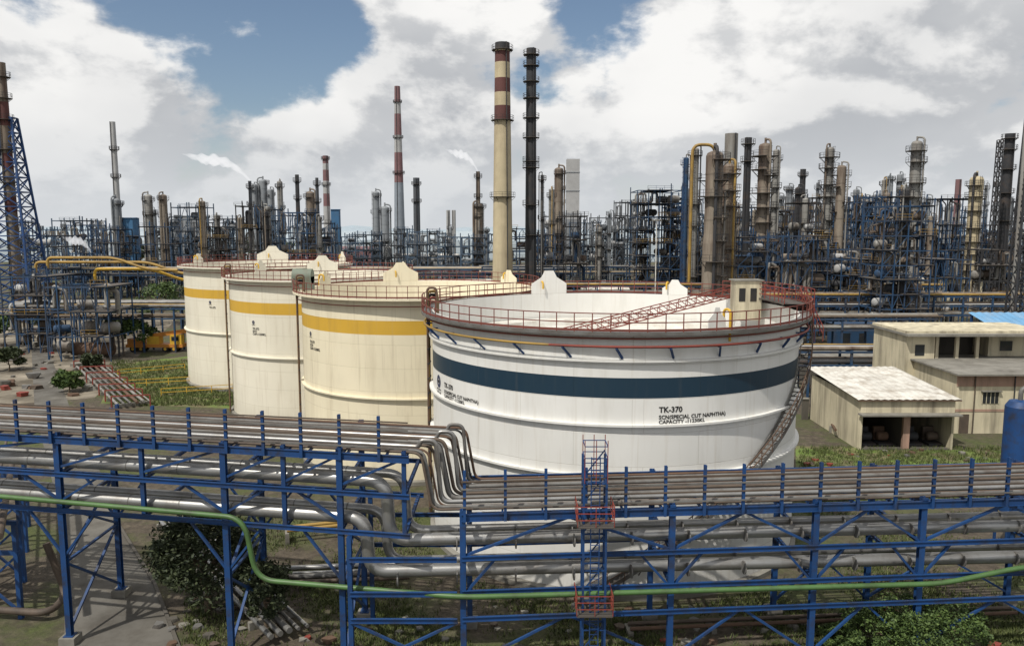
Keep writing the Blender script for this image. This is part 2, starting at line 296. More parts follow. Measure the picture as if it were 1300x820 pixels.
# ------------------------------------------------------------------ tanks
def make_text(body,size,bold=0.0):
    c=bpy.data.curves.new("t",'FONT'); c.body=body; c.size=size; c.offset=bold; c.space_line=0.9; c.resolution_u=2
    o=bpy.data.objects.new("t",c); col.objects.link(o)
    dg=bpy.context.evaluated_depsgraph_get(); me=o.evaluated_get(dg).to_mesh()
    vs=[tuple(v.co) for v in me.vertices]; fs=[tuple(p.vertices) for p in me.polygons]
    o.evaluated_get(dg).to_mesh_clear(); bpy.data.objects.remove(o); bpy.data.curves.remove(c)
    return vs,fs
def tank(dist,brg,R,H,wm,bm,zb0,zb1,label,texts,railm,stair=False,n=96,roofz=0.72,shields=(),risers=(),emblem=None,hood=None):
    b=math.radians(brg); cx,cy=dist*math.sin(b),dist*math.cos(b)
    tow=Vector((-math.sin(b),-math.cos(b),0)); rt=Vector((math.cos(b),-math.sin(b),0))
    def P(phi,r,z): 
        p=math.radians(phi); q=Vector((cx,cy,0))+rt*math.sin(p)*r+tow*math.cos(p)*r; return Vector((q.x,q.y,z))
    parts=[]
    s=M(); s.lathe(cx,cy,[(R,0),(R,zb0),(R,zb1),(R,H),(R-0.08,H),(R-0.08,H*roofz-0.6)],wm,n,matf=lambda a,c: bm if (abs(a-zb0)<.01 and abs(c-zb1)<.01) else wm)
    parts.append(("shell",s))
    s=M(); s.lathe(cx,cy,[(R+0.35,0),(R+0.35,0.35),(R+0.02,0.45)],CONC,n); parts.append(("foundation_ring",s))
    s=M(); s.lathe(cx,cy,[(R-0.2,H*roofz-0.5),(R-0.2,H*roofz+0.1),(R-2.2,H*roofz+0.1),(R-2.3,H*roofz-0.4),(0.1,H*roofz-0.35)],WHT,n)
    parts.append(("floating_roof",s))
    for zz in ((H*0.47,H*0.66,H*0.895) if stair else (H*0.47,)):
        s=M(); s.annulus(cx,cy,zz,R+0.0,R+0.28,0.14,wm,n); parts.append(("stiffener_ring",s))
    s=M(); s.annulus(cx,cy,H-0.02,R+0.01,R+0.85,0.2,wm if not stair else GREY,n); parts.append(("wind_girder",s))
    s=M()
    N=84; tr=.062 if stair else .055
    for i in range(N):
        a=360*i/N; p=P(a,R+0.8,H-0.02); p2=P(a+360/N,R+0.8,H-0.02)
        s.beam(p,p+Vector((0,0,1.15)),tr,tr,railm)
        for k in(0.12,0.6,1.15): s.beam(p+Vector((0,0,k)),p2+Vector((0,0,k)),tr if k>.2 else 0.03,tr if k>.2 else 0.14,railm)
    parts.append(("railing",s,"rusty red handrail around the tank rim"))
    if stair:
        for a0,a1,rr,zz,r_,mm in((-90,-15,.62,.95,.08,YELP),(-15,95,.62,.95,.08,RED),(-88,92,.5,.45,.06,RAIL)):
            s=M(); K=40; s.tube([P(a0+(a1-a0)*i/K,R+rr,H-zz) for i in range(K+1)],r_,mm,8); parts.append(("sprinkler_pipe",s))
        for i in range(-6,8):
            s=M(); a=i*13+3; s.beam(P(a,R,H-1.75),P(a-1.6,R+0.62,H-1.05),0.12,0.12,BLUE); s.beam(P(a-1.6,R,H-1.05),P(a-1.6,R+0.66,H-1.05),0.1,0.1,BLUE)
            parts.append(("pipe_bracket",s))
    else:
        s=M(); s.tube([P(-120+i*240/60,R+0.4,H-0.75) for i in range(61)],0.05,RED,6); parts.append(("sprinkler_pipe",s))
    for (a,w,h) in shields:
        s=M(); o=P(a,R-0.03,0); t=(P(a+1,R,0)-P(a-1,R,0)).normalized(); nn=(P(a,R+1,0)-P(a,R,0)).normalized()
        prof=[(-w/2,0),(w/2,0),(w/2,h*0.45),(w*0.22,h*0.72),(0.12*w,h),(-0.12*w,h),(-w*0.22,h*0.72),(-w/2,h*0.45)]
        vs=[Vector((o.x,o.y,H-0.05))+t*x+Vector((0,0,z)) for x,z in prof]+[Vector((o.x,o.y,H-0.05))+t*x+Vector((0,0,z))-nn*0.06 for x,z in prof]
        k=len(prof); s.add(vs,[tuple(range(k)),tuple(reversed(range(k,2*k)))]+[(i,k+i,k+(i+1)%k,(i+1)%k) for i in range(k)],wm)
        parts.append(("foam_shield",s))
        s=M(); c0=P(a+3,R+0.3,H-0.8)
        s.tube(fillet([c0,c0+Vector((0,0,2.0)),P(a+3,R-0.35,H+1.2),P(a+3,R-0.35,H+0.5)],0.4),0.09,YEL,8); parts.append(("foam_pourer",s))
    for a in risers:
        s=M()
        for k,(da,mm,rr) in enumerate(((0,RED,0.09),(1.3,BLK,0.12),(2.6,YELP,0.11),(3.8,RUST,0.09))):
            s.tube(fillet([P(a+da,R+0.45,0.3),P(a+da,R+0.45,H+0.7+0.3*k),P(a+da,R-0.3,H+0.7+0.3*k),P(a+da,R-0.3,H-0.5)],0.3),rr,mm,6)
        z=1.0
        while z<H: s.beam(P(a-0.8,R+0.42,z),P(a+4.6,R+0.42,z),0.14,0.12,DARK); z+=1.2
        parts.append(("riser_pipe",s,"rusty foam riser pipes strapped to the shell"))
    if hood is not None:
        c=P(hood,R,H); s=M(); s.box((c.x-1,c.y-.8,H-.1),(c.x+1,c.y+.8,H+1.3),HOOD); s.cyl((c.x-1,c.y,H+1.3),(c.x+1,c.y,H+1.3),.8,.8,HOOD,16); parts.append(("gauge_hood",s))
    for (phi,z,size,body,mm) in texts:
        vs,fs=make_text(body,size,size*0.03)
        s=M(); pv=[P(phi+math.degrees(x/R),R+0.02,z+y) for x,y,_ in vs]
        s.add(pv,fs,mm); parts.append(("lettering",s))
    if emblem:
        phi,z,e=emblem; s=M()
        def pl(x0,x1,y0,y1,m_,rr=0.022): s.add([P(phi+math.degrees(x*e/R),R+rr,z+y*e) for x,y in((x0,y0),(x1,y0),(x1,y1),(x0,y1))],[(0,1,2,3)],m_)
        def disc(x,y,r0,r1,m_):
            K=20; vs=[]
            for i in range(K):
                t=2*math.pi*i/K
                for r in(r0,r1): vs.append(P(phi+math.degrees((x+math.cos(t)*r)*e/R),R+.022,z+(y+math.sin(t)*r)*e))
            s.add(vs,[(2*i,2*i+1,(2*i+3)%(2*K),(2*i+2)%(2*K)) for i in range(K)],m_)
        disc(0.3,0.65,0.16,0.36,TEXTR); disc(0.3,.65,0.01,0.1,TEXTM)
        for k in range(2):
            o=-.12+k*.46; pl(o,o+.38,0,.05,TEXTM); pl(o,o+.38,.2,.25,TEXTM); pl(o,o+.05,.05,.2,TEXTM); pl(o+.33,o+.38,.05,.2,TEXTM)
        parts.append(("emblem",s))
    if stair:
        s=M(); Hr=M()
        phi1,phi0=91,-4; K=70
        for i in range(K):
            t=i/K; t2=(i+1)/K; a=phi0+(phi1-phi0)*t; a2=phi0+(phi1-phi0)*t2; z=0.3+(H-0.35)*t; z2=0.3+(H-0.35)*t2
            for rr in(R+0.12,R+0.92): s.beam(P(a,rr,z),P(a2,rr,z2),0.05,0.25,GREY)
            s.beam(P((a+a2)/2,R+0.12,z+0.05),P((a+a2)/2,R+0.92,z+0.05),0.24,0.04,GRATE)
            for hh in(0.55,1.05): Hr.beam(P(a,R+0.95,z+hh),P(a2,R+0.95,z2+hh),0.05,0.05,RUST)
            if i%3==0: Hr.beam(P(a,R+0.95,z),P(a,R+0.95,z+1.05),0.05,0.05,RUST); s.beam(P(a,R,z-0.9),P(a,R+0.9,z-0.1),0.06,0.06,GREY)
        parts+= [("spiral_stair",s),("stair_handrail",Hr)]
        s=M(); C0=Vector((cx,cy,0)); ang=lambda x:math.atan2((P(x,R,0)-C0).y,(P(x,R,0)-C0).x)
        a_,b_=sorted([ang(88),ang(132)])
        s.annulus(cx,cy,H+0.5,R-1.0,R+1.3,0.12,GRATE,14,a_,b_); parts.append(("gauging_platform",s))
        s=M()
        for rr,z0,h in((R+1.25,H+.5,1.15),(R-.95,H+.5,1.15),(R+1.25,H-.8,1.0)):
            pts=[P(x,rr,z0) for x in range(88,133,4)]; s.rail(pts,h,RED,0.055,.6,2)
        for x in range(88,131,6):
            s.beam(P(x,R,H-1.9),P(x,R+1.25,H+.5),.08,.08,RED); s.beam(P(x,R+1.25,H-1.0),P(x+6,R+1.25,H+.5),.06,.06,RED); s.beam(P(x,R+1.25,H-1.2),P(x,R+1.25,H+.5),.08,.08,RED)
        s.rail([P(100,R+1.5,H+.5),P(92,R+2.3,H-2.5)],1.1,RED,.05,.6,1); s.rail([P(98,R+.9,H+.5),P(90,R+1.5,H-2.5)],1.1,RED,.05,.6,1)
        parts.append(("platform_railing",s))
        s=M(); c=P(116,R-1.6,H+0.2); s.box((c.x-1.1,c.y-0.8,c.z-1.6),(c.x+1.1,c.y+0.8,c.z+1.7),WALL); s.box((c.x-1.25,c.y-0.95,c.z+1.7),(c.x+1.25,c.y+0.95,c.z+1.8),CONC)
        for dx in(-0.55,0.4): s.box((c.x+dx-0.26,c.y-0.84,c.z+0.0),(c.x+dx+0.26,c.y-0.79,c.z+1.1),BLK)
        parts.append(("gauge_cabin",s))
        s=M(); A=P(124,R-0.3,H+.7); B=C0+rt*(-4.5)+tow*(2.5); B.z=15.0; d=(B-A); side=Vector((-d.y,d.x,0)).normalized()*0.5; K=20
        for k in range(K):
            a=A+d*(k/K); b2=A+d*((k+1)/K); up=Vector((0,0,.75))
            for sg in(-1,1):
                s.beam(a+side*sg,b2+side*sg,0.08,0.08,RED); s.beam(a+side*sg+up,b2+side*sg+up,0.07,0.07,RED)
                s.beam(a+side*sg,a+side*sg+up,0.05,0.05,RED); s.beam(a+side*sg,b2+side*sg+up,0.05,0.05,RED)
            s.beam(a-side,a+side,0.08,0.05,RED); 
        parts.append(("rolling_ladder",s,"red lattice rolling ladder inside the tank"))
    thing("storage_tank",label,"storage tank",parts,group="oil storage tanks",org=(cx,cy,0))
    return P
tank(63.3,7.2,14.25,17.5,T370,NAVY,13.2,14.5,"large white storage tank with navy blue band and spiral stair",
  [(12.5,12.3,0.5,"TK-370",TEXTM),(12.5,11.87,0.35,"SCN(SPECIAL CUT NAPHTHA)\nCAPACITY -11230KL",TEXTM),
   (-57.5,12.3,0.5,"TK-370",TEXTM),(-57.5,11.87,0.35,"SCN(SPECIAL CUT NAPHTHA)\nCAPACITY -11230KL",TEXTM)],RAIL,stair=True,n=128,roofz=.86,
  shields=((205,3.6,2.3),(28,1.3,1.4),(155,2.5,1.5)),risers=(-86,),emblem=(-64.5,11.6,1.35))
tank(84,-6.8,12,17.5,TCRM,GOLD,14.1,15.4,"cream storage tank with yellow band and red rim railing",
  [(-62,12.7,0.36,"TK-371\nSCN\nCAP-11230KL",TEXTM)],RAIL,shields=((-170,4.2,2.3),(-120,2.0,1.6),(120,3,1.6)),risers=(-84,),emblem=(-62,13.2,.6),hood=-93)
tank(108,-13.7,11.5,17.7,TCRM2,GOLD,13.5,14.9,"cream storage tank with yellow band between two others",
  [(-45,11.6,0.36,"TK-372\nSKO\nCAP-11230KL",TEXTM)],RAIL,shields=((178,4.4,2.2),(100,2,1.6),(-135,2,1.8)),risers=(-82,),emblem=(-45,12.1,.6))
tank(132,-17.2,12.5,18.2,TCRM2,GOLD,13.6,14.9,"cream storage tank with yellow band at the lawn edge",
  [(-42,12.2,0.38,"TK-373",TEXTM)],RAIL,shields=((176,5.2,2.6),(105,3,1.8),(-120,2.5,1.6)),risers=(),emblem=(-42,12.7,.6))
# ------------------------------------------------------------------ front pipe rack
XB=-3.6
def YR(x): return 39+0.079*(x-XB)
def YL(x): return 39-0.1875*(x-XB)
def xs_for(bx,z,fn,off=0):
    x=0
    for _ in range(20):
        x=(bx-650)/1000*((fn(x)+off)*CP+(HC-z)*SP)
    return x
def rack(fn,x0,x1,cols,shorts,ztop,tiers,posth,poststep,postx0,DEP=6.0,braces=(),light=()):
    parts=[]
    for cxp in cols:
        for off in(0,DEP):
            y=fn(cxp)+off; s=M(); s.ibeam((cxp,y,0.5),(cxp,y,ztop+0.2),0.3,0.3,BLUE,0.035)
            s.box((cxp-0.28,y-0.28,0.45),(cxp+0.28,y+0.28,0.5),BLUE); parts.append(("column",s))
            s=M(); s.box((cxp-0.45,y-0.45,-0.1),(cxp+0.45,y+0.45,0.45),CONC); parts.append(("footing",s))
    for cxp in shorts:
        y=fn(cxp); s=M(); s.ibeam((cxp,y,tiers[-1]-0.1),(cxp,y,ztop+0.2),0.22,0.22,BLUE,0.03); parts.append(("stub_column",s))
    for z,hh in [(ztop,0.36)]+[(t,0.22) for t in tiers]:
        for off in(-0.16,DEP+0.16):
            if z in light and off>0: continue
            s=M(); s.ibeam((x0,fn(x0)+off,z-hh/2),(x1,fn(x1)+off,z-hh/2),0.16,hh,BLUE,0.03); parts.append(("longitudinal_beam",s))
        if z in light: continue
        for c in sorted(list(cols)+list(shorts)):
            s=M(); s.ibeam((c,fn(c),z-hh/2-0.02),(c,fn(c)+DEP,z-hh/2-0.02),0.16,hh*0.9,BLUE,0.03); parts.append(("cross_beam",s))
        x=x0
        if z==ztop:
            while x<x1: s=M(); s.beam((x,fn(x),z-0.1),(x,fn(x)+DEP,z-0.1),0.1,0.14,BLUE); x+=2.1; parts.append(("pipe_bearer",s))
    x=postx0
    while x<x1:
        s=M(); s.ibeam((x,fn(x)-0.28,ztop-0.35),(x,fn(x)-0.28,ztop+posth),0.15,0.15,BLUE,0.025); parts.append(("post",s)); x+=poststep
    for k,zz in enumerate((0.45,0.95,1.4,1.8)):
        s=M(); s.beam((x0,fn(x0)-0.4,ztop+zz),(x1,fn(x1)-0.4,ztop+zz),0.05,0.07,BRN if k%2 else GREY); parts.append(("side_rail",s))
    for (ax,az,bx,bz,off) in braces:
        s=M(); s.beam((ax,fn(ax)+off,az),(bx,fn(bx)+off,bz),0.14,0.12,BLUE); parts.append(("brace",s))
    return parts
ZR,ZL=9.25,12.25
cR=[xs_for(b,6,YR) for b in(588,852,1033,1168)]+[31.5]
br=[]
for a,b in zip(cR[:-1],cR[1:]):
    m=(a+b)/2
    br+=[(a+.1,7.0,m,8.9,0),(b-.1,7.0,m,8.9,0)]
    for off in(0.0,6.0):
        br+=[(a+.1,0.9,m,3.55,off),(b-.1,.9,m,3.55,off)] if off==0 or a>10 else []
    br+=[(a+.1,4.95,a+1.7,6.8,0),(b-.1,4.95,b-1.7,6.8,0)]
pr=rack(YR,-2.6,35,cR,[],ZR,[7.0,5.15,3.7],2.35,2.08,xs_for(590,11,YR),braces=br,light=(3.7,))
thing("pipe_rack","blue steel pipe rack carrying silver and brown pipes","pipe rack",pr,group="blue pipe racks in front of the tanks")
cL=[-36]+[xs_for(b,8,YL) for b in(78,287,433)]
sL=[xs_for(180,11,YL),xs_for(360,11,YL),xs_for(513,11,YL)]
br=[]
ac=sorted(cL+sL)
for a,b in zip(ac[:-1],ac[1:]):
    br+=[(a+.1,10.5,b-.1,12.0,0.0)]
for a,b in zip(cL[:-1],cL[1:]):
    br+=[(a,8.5,a+2.6,10.1,0),(b,8.5,b-2.6,10.1,0),(a,5.2,a+2.2,8.0,0),(b,5.2,b-2.2,8.0,0),(a,5.2,a+2.2,8.0,6),(b,5.2,b-2.2,8.0,6)]
pl=rack(YL,-38,xs_for(520,11,YL),cL,sL,ZL,[10.2,8.1],2.05,2.1,xs_for(25,13,YL),braces=br)
for c in cL:
    for p,q in(((.2,5),(5.8,8.0)),((5.8,5),(.2,8.0)),((.2,.9),(5.8,4.7)),((5.8,.9),(.2,4.7)),((.1,4.85),(5.9,4.85))):
        s=M(); s.beam((c+U(-.03,.03),YL(c)+p[0],p[1]),(c+U(-.03,.03),YL(c)+q[0],q[1]),.15,.12,BLUE); pl.append(("brace",s))
thing("pipe_rack","raised blue steel pipe rack with handrails and bracing","pipe rack",pl,group="blue pipe racks in front of the tanks")
pts_=[]
xa=xs_for(440,8,YL)+0.35; xb_=cR[0]-0.3
for zz in(7.0,5.15,3.7):
    for y in(38.75,45.2): s=M(); s.ibeam((xa,y,zz-.1),(xb_,y,zz-.1),.16,.22,BLUE,.03); pts_.append(("beam",s))
for a,b in(((xa,38.8,.8),(xb_,38.8,3.5)),((xb_,38.8,.8),(xa,38.8,3.5))): s=M(); s.beam(a,b,.14,.12,BLUE); pts_.append(("brace",s))
for y in(38.9,45): s=M(); s.ibeam((xa,y,0.3),(xa,y,8.1),.24,.24,BLUE,.03); pts_.append(("column",s))
thing("pipe_bent","blue steel bent joining two pipe racks","pipe support",pts_)
offs=[0.3,0.62,0.95,1.3,1.65,2.05,2.5,2.9,3.3,3.7,4.1,4.5,4.95,5.3,5.65]
cols_=[BRN,GREY,RUST,SILV,BRN,GREY,DARK,BRN,SILV,RUST,GREY,BRN,GREY,DARK,RUST]
rads_=[.07,.1,.06,.13,.08,.13,.07,.1,.11,.07,.12,.08,.1,.06,.08]
for i,(o,c,r) in enumerate(zip(offs,cols_,rads_)):
    zl=ZL+r+0.02; zr=ZR+r+0.02; xb=XB-0.9+0.14*i+U(-.1,.1)
    yb=YL(xb)+o
    up=i in(3,8,12)
    pts=[(-38,YL(-38)+o,zl)]
    pts+=[(xb-0.2,yb,zl),(xb+0.35,yb-0.1,zr+0.0)] if not up else [(xb-0.8,yb,zl),(xb-0.7,yb,zl+0.35),(xb+0.1,yb,zl+0.35),(xb+0.35,yb,zr)]
    pts+=[(35,YR(35)+o,zr)]
    m=M(); m.tube(fillet(pts,0.5,7),r,c,9); thing("deck_pipe","narrow weathered pipe on the blue rack deck","pipe",m,group="narrow pipes on the rack deck")
def bigpipe(o,zl,zr,bx,r,label):
    xb=xs_for(bx,(zl+zr)/2,YR,o)
    pts=[(-38,YL(-38)+o,zl),(xb,YL(xb)+o,zl),(xb+0.15,YL(xb)+o,zr),(35,YR(35)+o,zr)]
    m=M(); m.tube(fillet(pts,1.05,10),r,SILV,24)
    x=-37
    while x<34:
        if abs(x-xb)>1.6:
            L=x<xb; y=(YL(x) if L else YR(x))+o; z=zl if L else zr; sl=-0.1875 if L else .079
            d=Vector((1,sl,0)).normalized()*0.03; p=Vector((x,y,z)); m.cyl(p-d,p+d,r+.01,r+.01,GREY,24,True)
        x+=3.1
    thing("silver_pipe",label,"pipe",m,group="large insulated pipes on the rack")
bl="large silver insulated pipe with elbows on blue rack"
bigpipe(0.65,10.2+.40,7.0+.37,488,0.34,bl)
bigpipe(2.3,10.2+.3,7.0+.3,512,0.26,bl)
bigpipe(0.65,8.1+.42,5.15+.38,460,0.35,bl)
bigpipe(2.3,8.1+.3,5.15+.3,486,0.27,bl)
m=M(); og=-0.55
xg=xs_for(310,8,YL,og)
pts=[(-38,YL(-38)+og,8.85),(xg,YL(xg)+og,8.5),(xg+0.55,YL(xg)+og,5.05),(cR[0],YR(cR[0])+og,5.0),(xs_for(1190,5,YR),YR(24)+og,4.75),(xs_for(1290,5,YR),YR(28)+og,5.55),(38,YR(38)+og,5.6)]
m.tube(fillet(pts,1.1,8),0.14,GRN,12); thing("green_pipe","long green painted pipe clamped in front of the rack","pipe",m)
xl0,xl1=xs_for(740,6,YR,-.9),xs_for(768,6,YR,-.9); yl=YR(3.8)-1.0
fr=M(); cg=M(); pf1=M(); pf2=M(); ld=M()
for x in(xl0,xl1):
    for y in(yl,yl+0.9): fr.beam((x,y,0),(x,y,12.3),.11,.11,BLUE)
for z in [1.5,3.2,4.8,6.4,8.0,9.6,11.0]:
    for y in(yl,yl+.9): fr.beam((xl0,y,z),(xl1,y,z),.08,.08,BLUE)
    fr.beam((xl0,yl+.9,z),(xl1,yl+.9,z+1.5),.06,.06,BLUE)
    for x in(xl0,xl1): fr.beam((x,yl,z),(x,yl+.9,z),.08,.08,BLUE)
xm=(xl0+xl1)/2
for sx in(-.22,.22): ld.beam((xm+sx,yl-.1,0),(xm+sx,yl-.1,12.4),.05,.05,BLUE)
z=.3
while z<12.4: ld.beam((xm-.24,yl-.1,z),(xm+.24,yl-.1,z),.03,.03,BLUE); z+=.3
for pf,z in((pf1,4.2),(pf2,8.9)):
    pf.box((xl0-.35,yl-.5,z-.08),(xl1+.35,yl+1.1,z),GRATE)
    pf.rail([(xl0-.35,yl-.5,z),(xl1+.35,yl-.5,z),(xl1+.35,yl+1.1,z)],1.05,RED,.04,.7,2); pf.rail([(xl0-.35,yl-.5,z),(xl0-.35,yl+1.1,z)],1.05,RED,.04,.7,2)
for z in(11.2,11.8,12.4,13.0):
    for a,b in(((xl0,yl-.3),(xl1,yl-.3)),((xl1,yl-.3),(xl1,yl+.9)),((xl0,yl+.9),(xl1,yl+.9)),((xl0,yl-.3),(xl0,yl+.9))): cg.beam((*a,z),(*b,z),.04,.04,BLUE)
for x in(xl0,xm,xl1):
    for y in(yl-.3,yl+.9): cg.beam((x,y,11.1),(x,y,13.3),.04,.04,RED)
thing("ladder_tower","blue caged ladder tower with red railed landings","ladder",[("frame",fr),("ladder",ld),("landing",pf1),("landing",pf2),("cage",cg)])
# ------------------------------------------------------------------ generic plant items
def column(bx,Y,ytop,wpx,mat,np_=4,rail=None,lab="weathered process column with ring platforms",neck=0.0,zb=0,pipe=True,pw=None,seg=14):
    x=XW(bx,Y,25); zt=ZW(ytop,Y); r=wpx/2000*Y; parts=[]
    s=M(); zm=zb+(zt-zb)*0.55
    prof=[(r*1.08,zb),(r*1.08,zb+2.5),(r,zb+2.6),(r,zm)]
    if neck: prof+=[(r*(1-neck),zm+r),(r*(1-neck),zt-r*.5)]
    else: prof+=[(r,zt-r*.5)]
    rr=prof[-1][0]; prof+=[(rr*.85,zt-r*.2),(rr*.4,zt-.02),(0.02,zt)]
    s.lathe(x,Y,prof,mat,seg)
    nb=int((zt-zb)/4)
    for k in range(1,nb): 
        z=zb+k*(zt-zb)/nb; q=r if z<zm else rr
        s.lathe(x,Y,[(q+.05,z-.1),(q+.06,z+.1)],mat,seg)
    s.cyl((x,Y,zt-.1),(x,Y,zt+r*.8),r*.18,r*.18,mat,6)
    parts.append(("shell",s))
    rail=rail or DARK
    for k in range(np_):
        z=zb+(zt-zb)*(0.97-0.85*k/max(np_,1)-U(0,.04)); q=r if z<zm else rr
        a0=U(0,6.28); a1=a0+U(3.2,6.2)
        s=M(); s.platform(x,Y,z,q,pw or max(0.9,r*.6),GRATE,rail,9,a0,a1,t=max(.06,Y*.00034),h=1.2); parts.append(("platform",s))
    s=M(); a=U(3.6,5.8); lx,ly=x+(r+.35)*math.cos(a),Y+(r+.35)*math.sin(a)
    for d in(-.25,.25): s.beam((lx+d,ly,zb),(lx+d,ly,zt),max(.05,Y*.0003),.06,rail)
    z=zb+1
    while z<zt: s.beam((lx-.45,ly-.02,z),(lx+.45,ly-.02,z),.06,.09,rail); z+=max(1.2,Y*.006)
    parts.append(("ladder",s))
    if pipe:
        s=M(); a=U(2.9,6.4); R2=r+.55; px,py=x+R2*math.cos(a),Y+R2*math.sin(a); pr=max(.15,r*.18)
        s.tube(fillet([(px,py,zb),(px,py,zt+.6),(x,Y,zt+.9),(x,Y,zt-.3)],r*.6,5),pr,random.choice([mat,SILVF,DARK,RUSTC,mat,YELP]) if Y<300 else mat,8); parts.append(("overhead_pipe",s))
        s=M(); a+=1.2; px,py=x+(r+.3)*math.cos(a),Y+(r+.3)*math.sin(a); s.cyl((px,py,zb),(px,py,zt*.8),pr*.6,pr*.6,SILVF,6)
        parts.append(("downcomer_pipe",s))
    thing("process_column",lab,"refinery column",parts,group="refinery process columns",org=(x,Y,zb))
def stack(bx,Y,ytop,w1,w0,bands,base,label,platf=(),rail=DARK,name="chimney",seg=24,zb=0,grp=None):
    x=XW(bx,Y,35); zt=ZW(ytop,Y); r1=w1/2000*Y; r0=w0/2000*Y
    bz=[(ZW(b1,Y),ZW(b0,Y),m) for b0,b1,m in bands]
    edges=sorted(set([zb,zt]+[z for a,b,_ in bz for z in(max(a,zb),b)]))
    def mf(a,b):
        c=(a+b)/2
        for p,q_,m in bz:
            if p<=c<=q_: return m
        return base
    rad=lambda z:r0+(r1-r0)*(z-zb)/(zt-zb)
    s=M(); s.lathe(x,Y,[(rad(z),z) for z in edges],base,seg,matf=mf); s.lathe(x,Y,[(r1,zt),(r1*.8,zt+.02),(r1*.8,zt-3)],BLK,seg)
    parts=[("shaft",s)]
    for py in platf:
        z=ZW(py,Y); q=M(); q.platform(x,Y,z,rad(z),max(.9,rad(z)*.4),GRATE,rail,12,0,2*math.pi,t=max(.06,Y*.0003),h=1.2); parts.append(("platform",q))
    q=M(); a=U(4,5.4)
    pa=Vector((x+(r0+.3)*math.cos(a),Y+(r0+.3)*math.sin(a),zb)); pb=Vector((x+(r1+.3)*math.cos(a),Y+(r1+.3)*math.sin(a),zt))
    q.beam(pa,pb,.3,.12,rail); parts.append(("ladder",q))
    thing(name,label,"chimney",parts,group=grp,org=(x,Y,zb))
EQ={"process_vessel":[],"process_piping":[]}
def frame(bx,Y,wpx,dep,ytop,nx,nz,mat,decks=True,zb=0,label="multi level steel process structure with open decks",beamw=None,equip=.72):
    x=XW(bx,Y,15); w=wpx/1000*Y; zt=ZW(ytop,Y); x0=x-w/2; bw=beamw or max(.2,Y*.0011)
    s=M(); parts=[("steel_frame",s)]
    xs=[x0+w*i/nx for i in range(nx+1)]; ys=[Y,Y+dep]; zs=[zb+(zt-zb)*(k+1)/nz for k in range(nz)]
    for X_ in xs:
        for y in ys: s.beam((X_,y,zb),(X_,y,zt+U(0,2.2)),bw,bw,mat)
    for z in zs:
        for y in ys: s.beam((x0,y,z),(x0+w,y,z),bw*.8,bw,mat)
        for X_ in xs: s.beam((X_,ys[0],z-.03),(X_,ys[1],z-.03),bw*.8,bw*.9,mat)
    pz=zb
    for k,z in enumerate(zs):
        for i in range(nx):
            if R_()<.55: 
                y=ys[0]; 
                if R_()<.5: s.beam((xs[i],y,pz),(xs[i+1],y,z),bw*.55,bw*.55,mat)
                else: s.beam((xs[i],y,pz),((xs[i]+xs[i+1])/2,y,z),bw*.5,bw*.5,mat); s.beam((xs[i+1],y,pz),((xs[i]+xs[i+1])/2,y,z),bw*.5,bw*.5,mat)
        pz=z
        if decks:
            a=random.randint(0,nx-1); b=random.randint(a+1,nx); dk=M(); rl=M()
            dk.box((xs[a]-.4,Y-.5,z+bw*.5+.01),(xs[b]+.4,Y+dep+.3,z+bw*.5+.09),GRATE if Y<300 else DARKF)
            rl.rail([(xs[a]-.4,Y-.5,z+bw*.5+.1),(xs[b]+.4,Y-.5,z+bw*.5+.1)],1.1,random.choice([mat,DARK,mat,YELP]) if Y<300 else mat,max(.06,Y*.0003),2.0,1)
            parts+=[("deck",dk),("railing",rl)]
    thing("process_structure",label,"steel structure",parts,group="open steel process structures")
    for z in ([zb+.8]+zs[:-1]):
            for i in range(nx):
                if R_()<equip:
                    c=random.choice([SILVF,SILVF,RUSTC,WHTH,BRN,BLUEF,DARK]) if Y<300 else random.choice([SILVH,SILVH,DARKF,WHTH]); cell=w/nx; hgt=(zt-zb)/nz
                    q=M(); k=R_(); X_=(xs[i]+xs[i+1])/2; rr=min(hgt*.28,U(.5,1.3))
                    if k<.4: 
                        zc=z+rr+bw*.5+.35; q.drum((X_-cell*.4,Y+dep*U(.2,.6),zc),(X_+cell*.4,Y+dep*.4,zc),rr,c,12)
                        for sx in(-.25,.25): q.box((X_+cell*sx-.15,Y+dep*.3,z+bw*.5+.1),(X_+cell*sx+.15,Y+dep*.5,zc-rr*.6),CONCD)
                        EQ["process_vessel"].append((Y,q))
                    else:
                        yy=Y+dep*U(.1,.6)
                        for _ in range(2):
                            a1,a2=U(-.5,0),U(.1,.6)
                            q.tube(fillet([(X_+cell*(a1-.3),yy,z+U(.3,.9)),(X_+cell*a1,yy,z+.6),(X_+cell*a1,yy,z+hgt*U(.7,1.1)),(X_+cell*a2,yy,z+hgt*.8),(X_+cell*a2,yy,z-.6)],.5,3),rr*U(.2,.38),random.choice([c,SILVF,BRN]) if Y<300 else c,7); yy+=.4
                        EQ["process_piping"].append((Y,q))
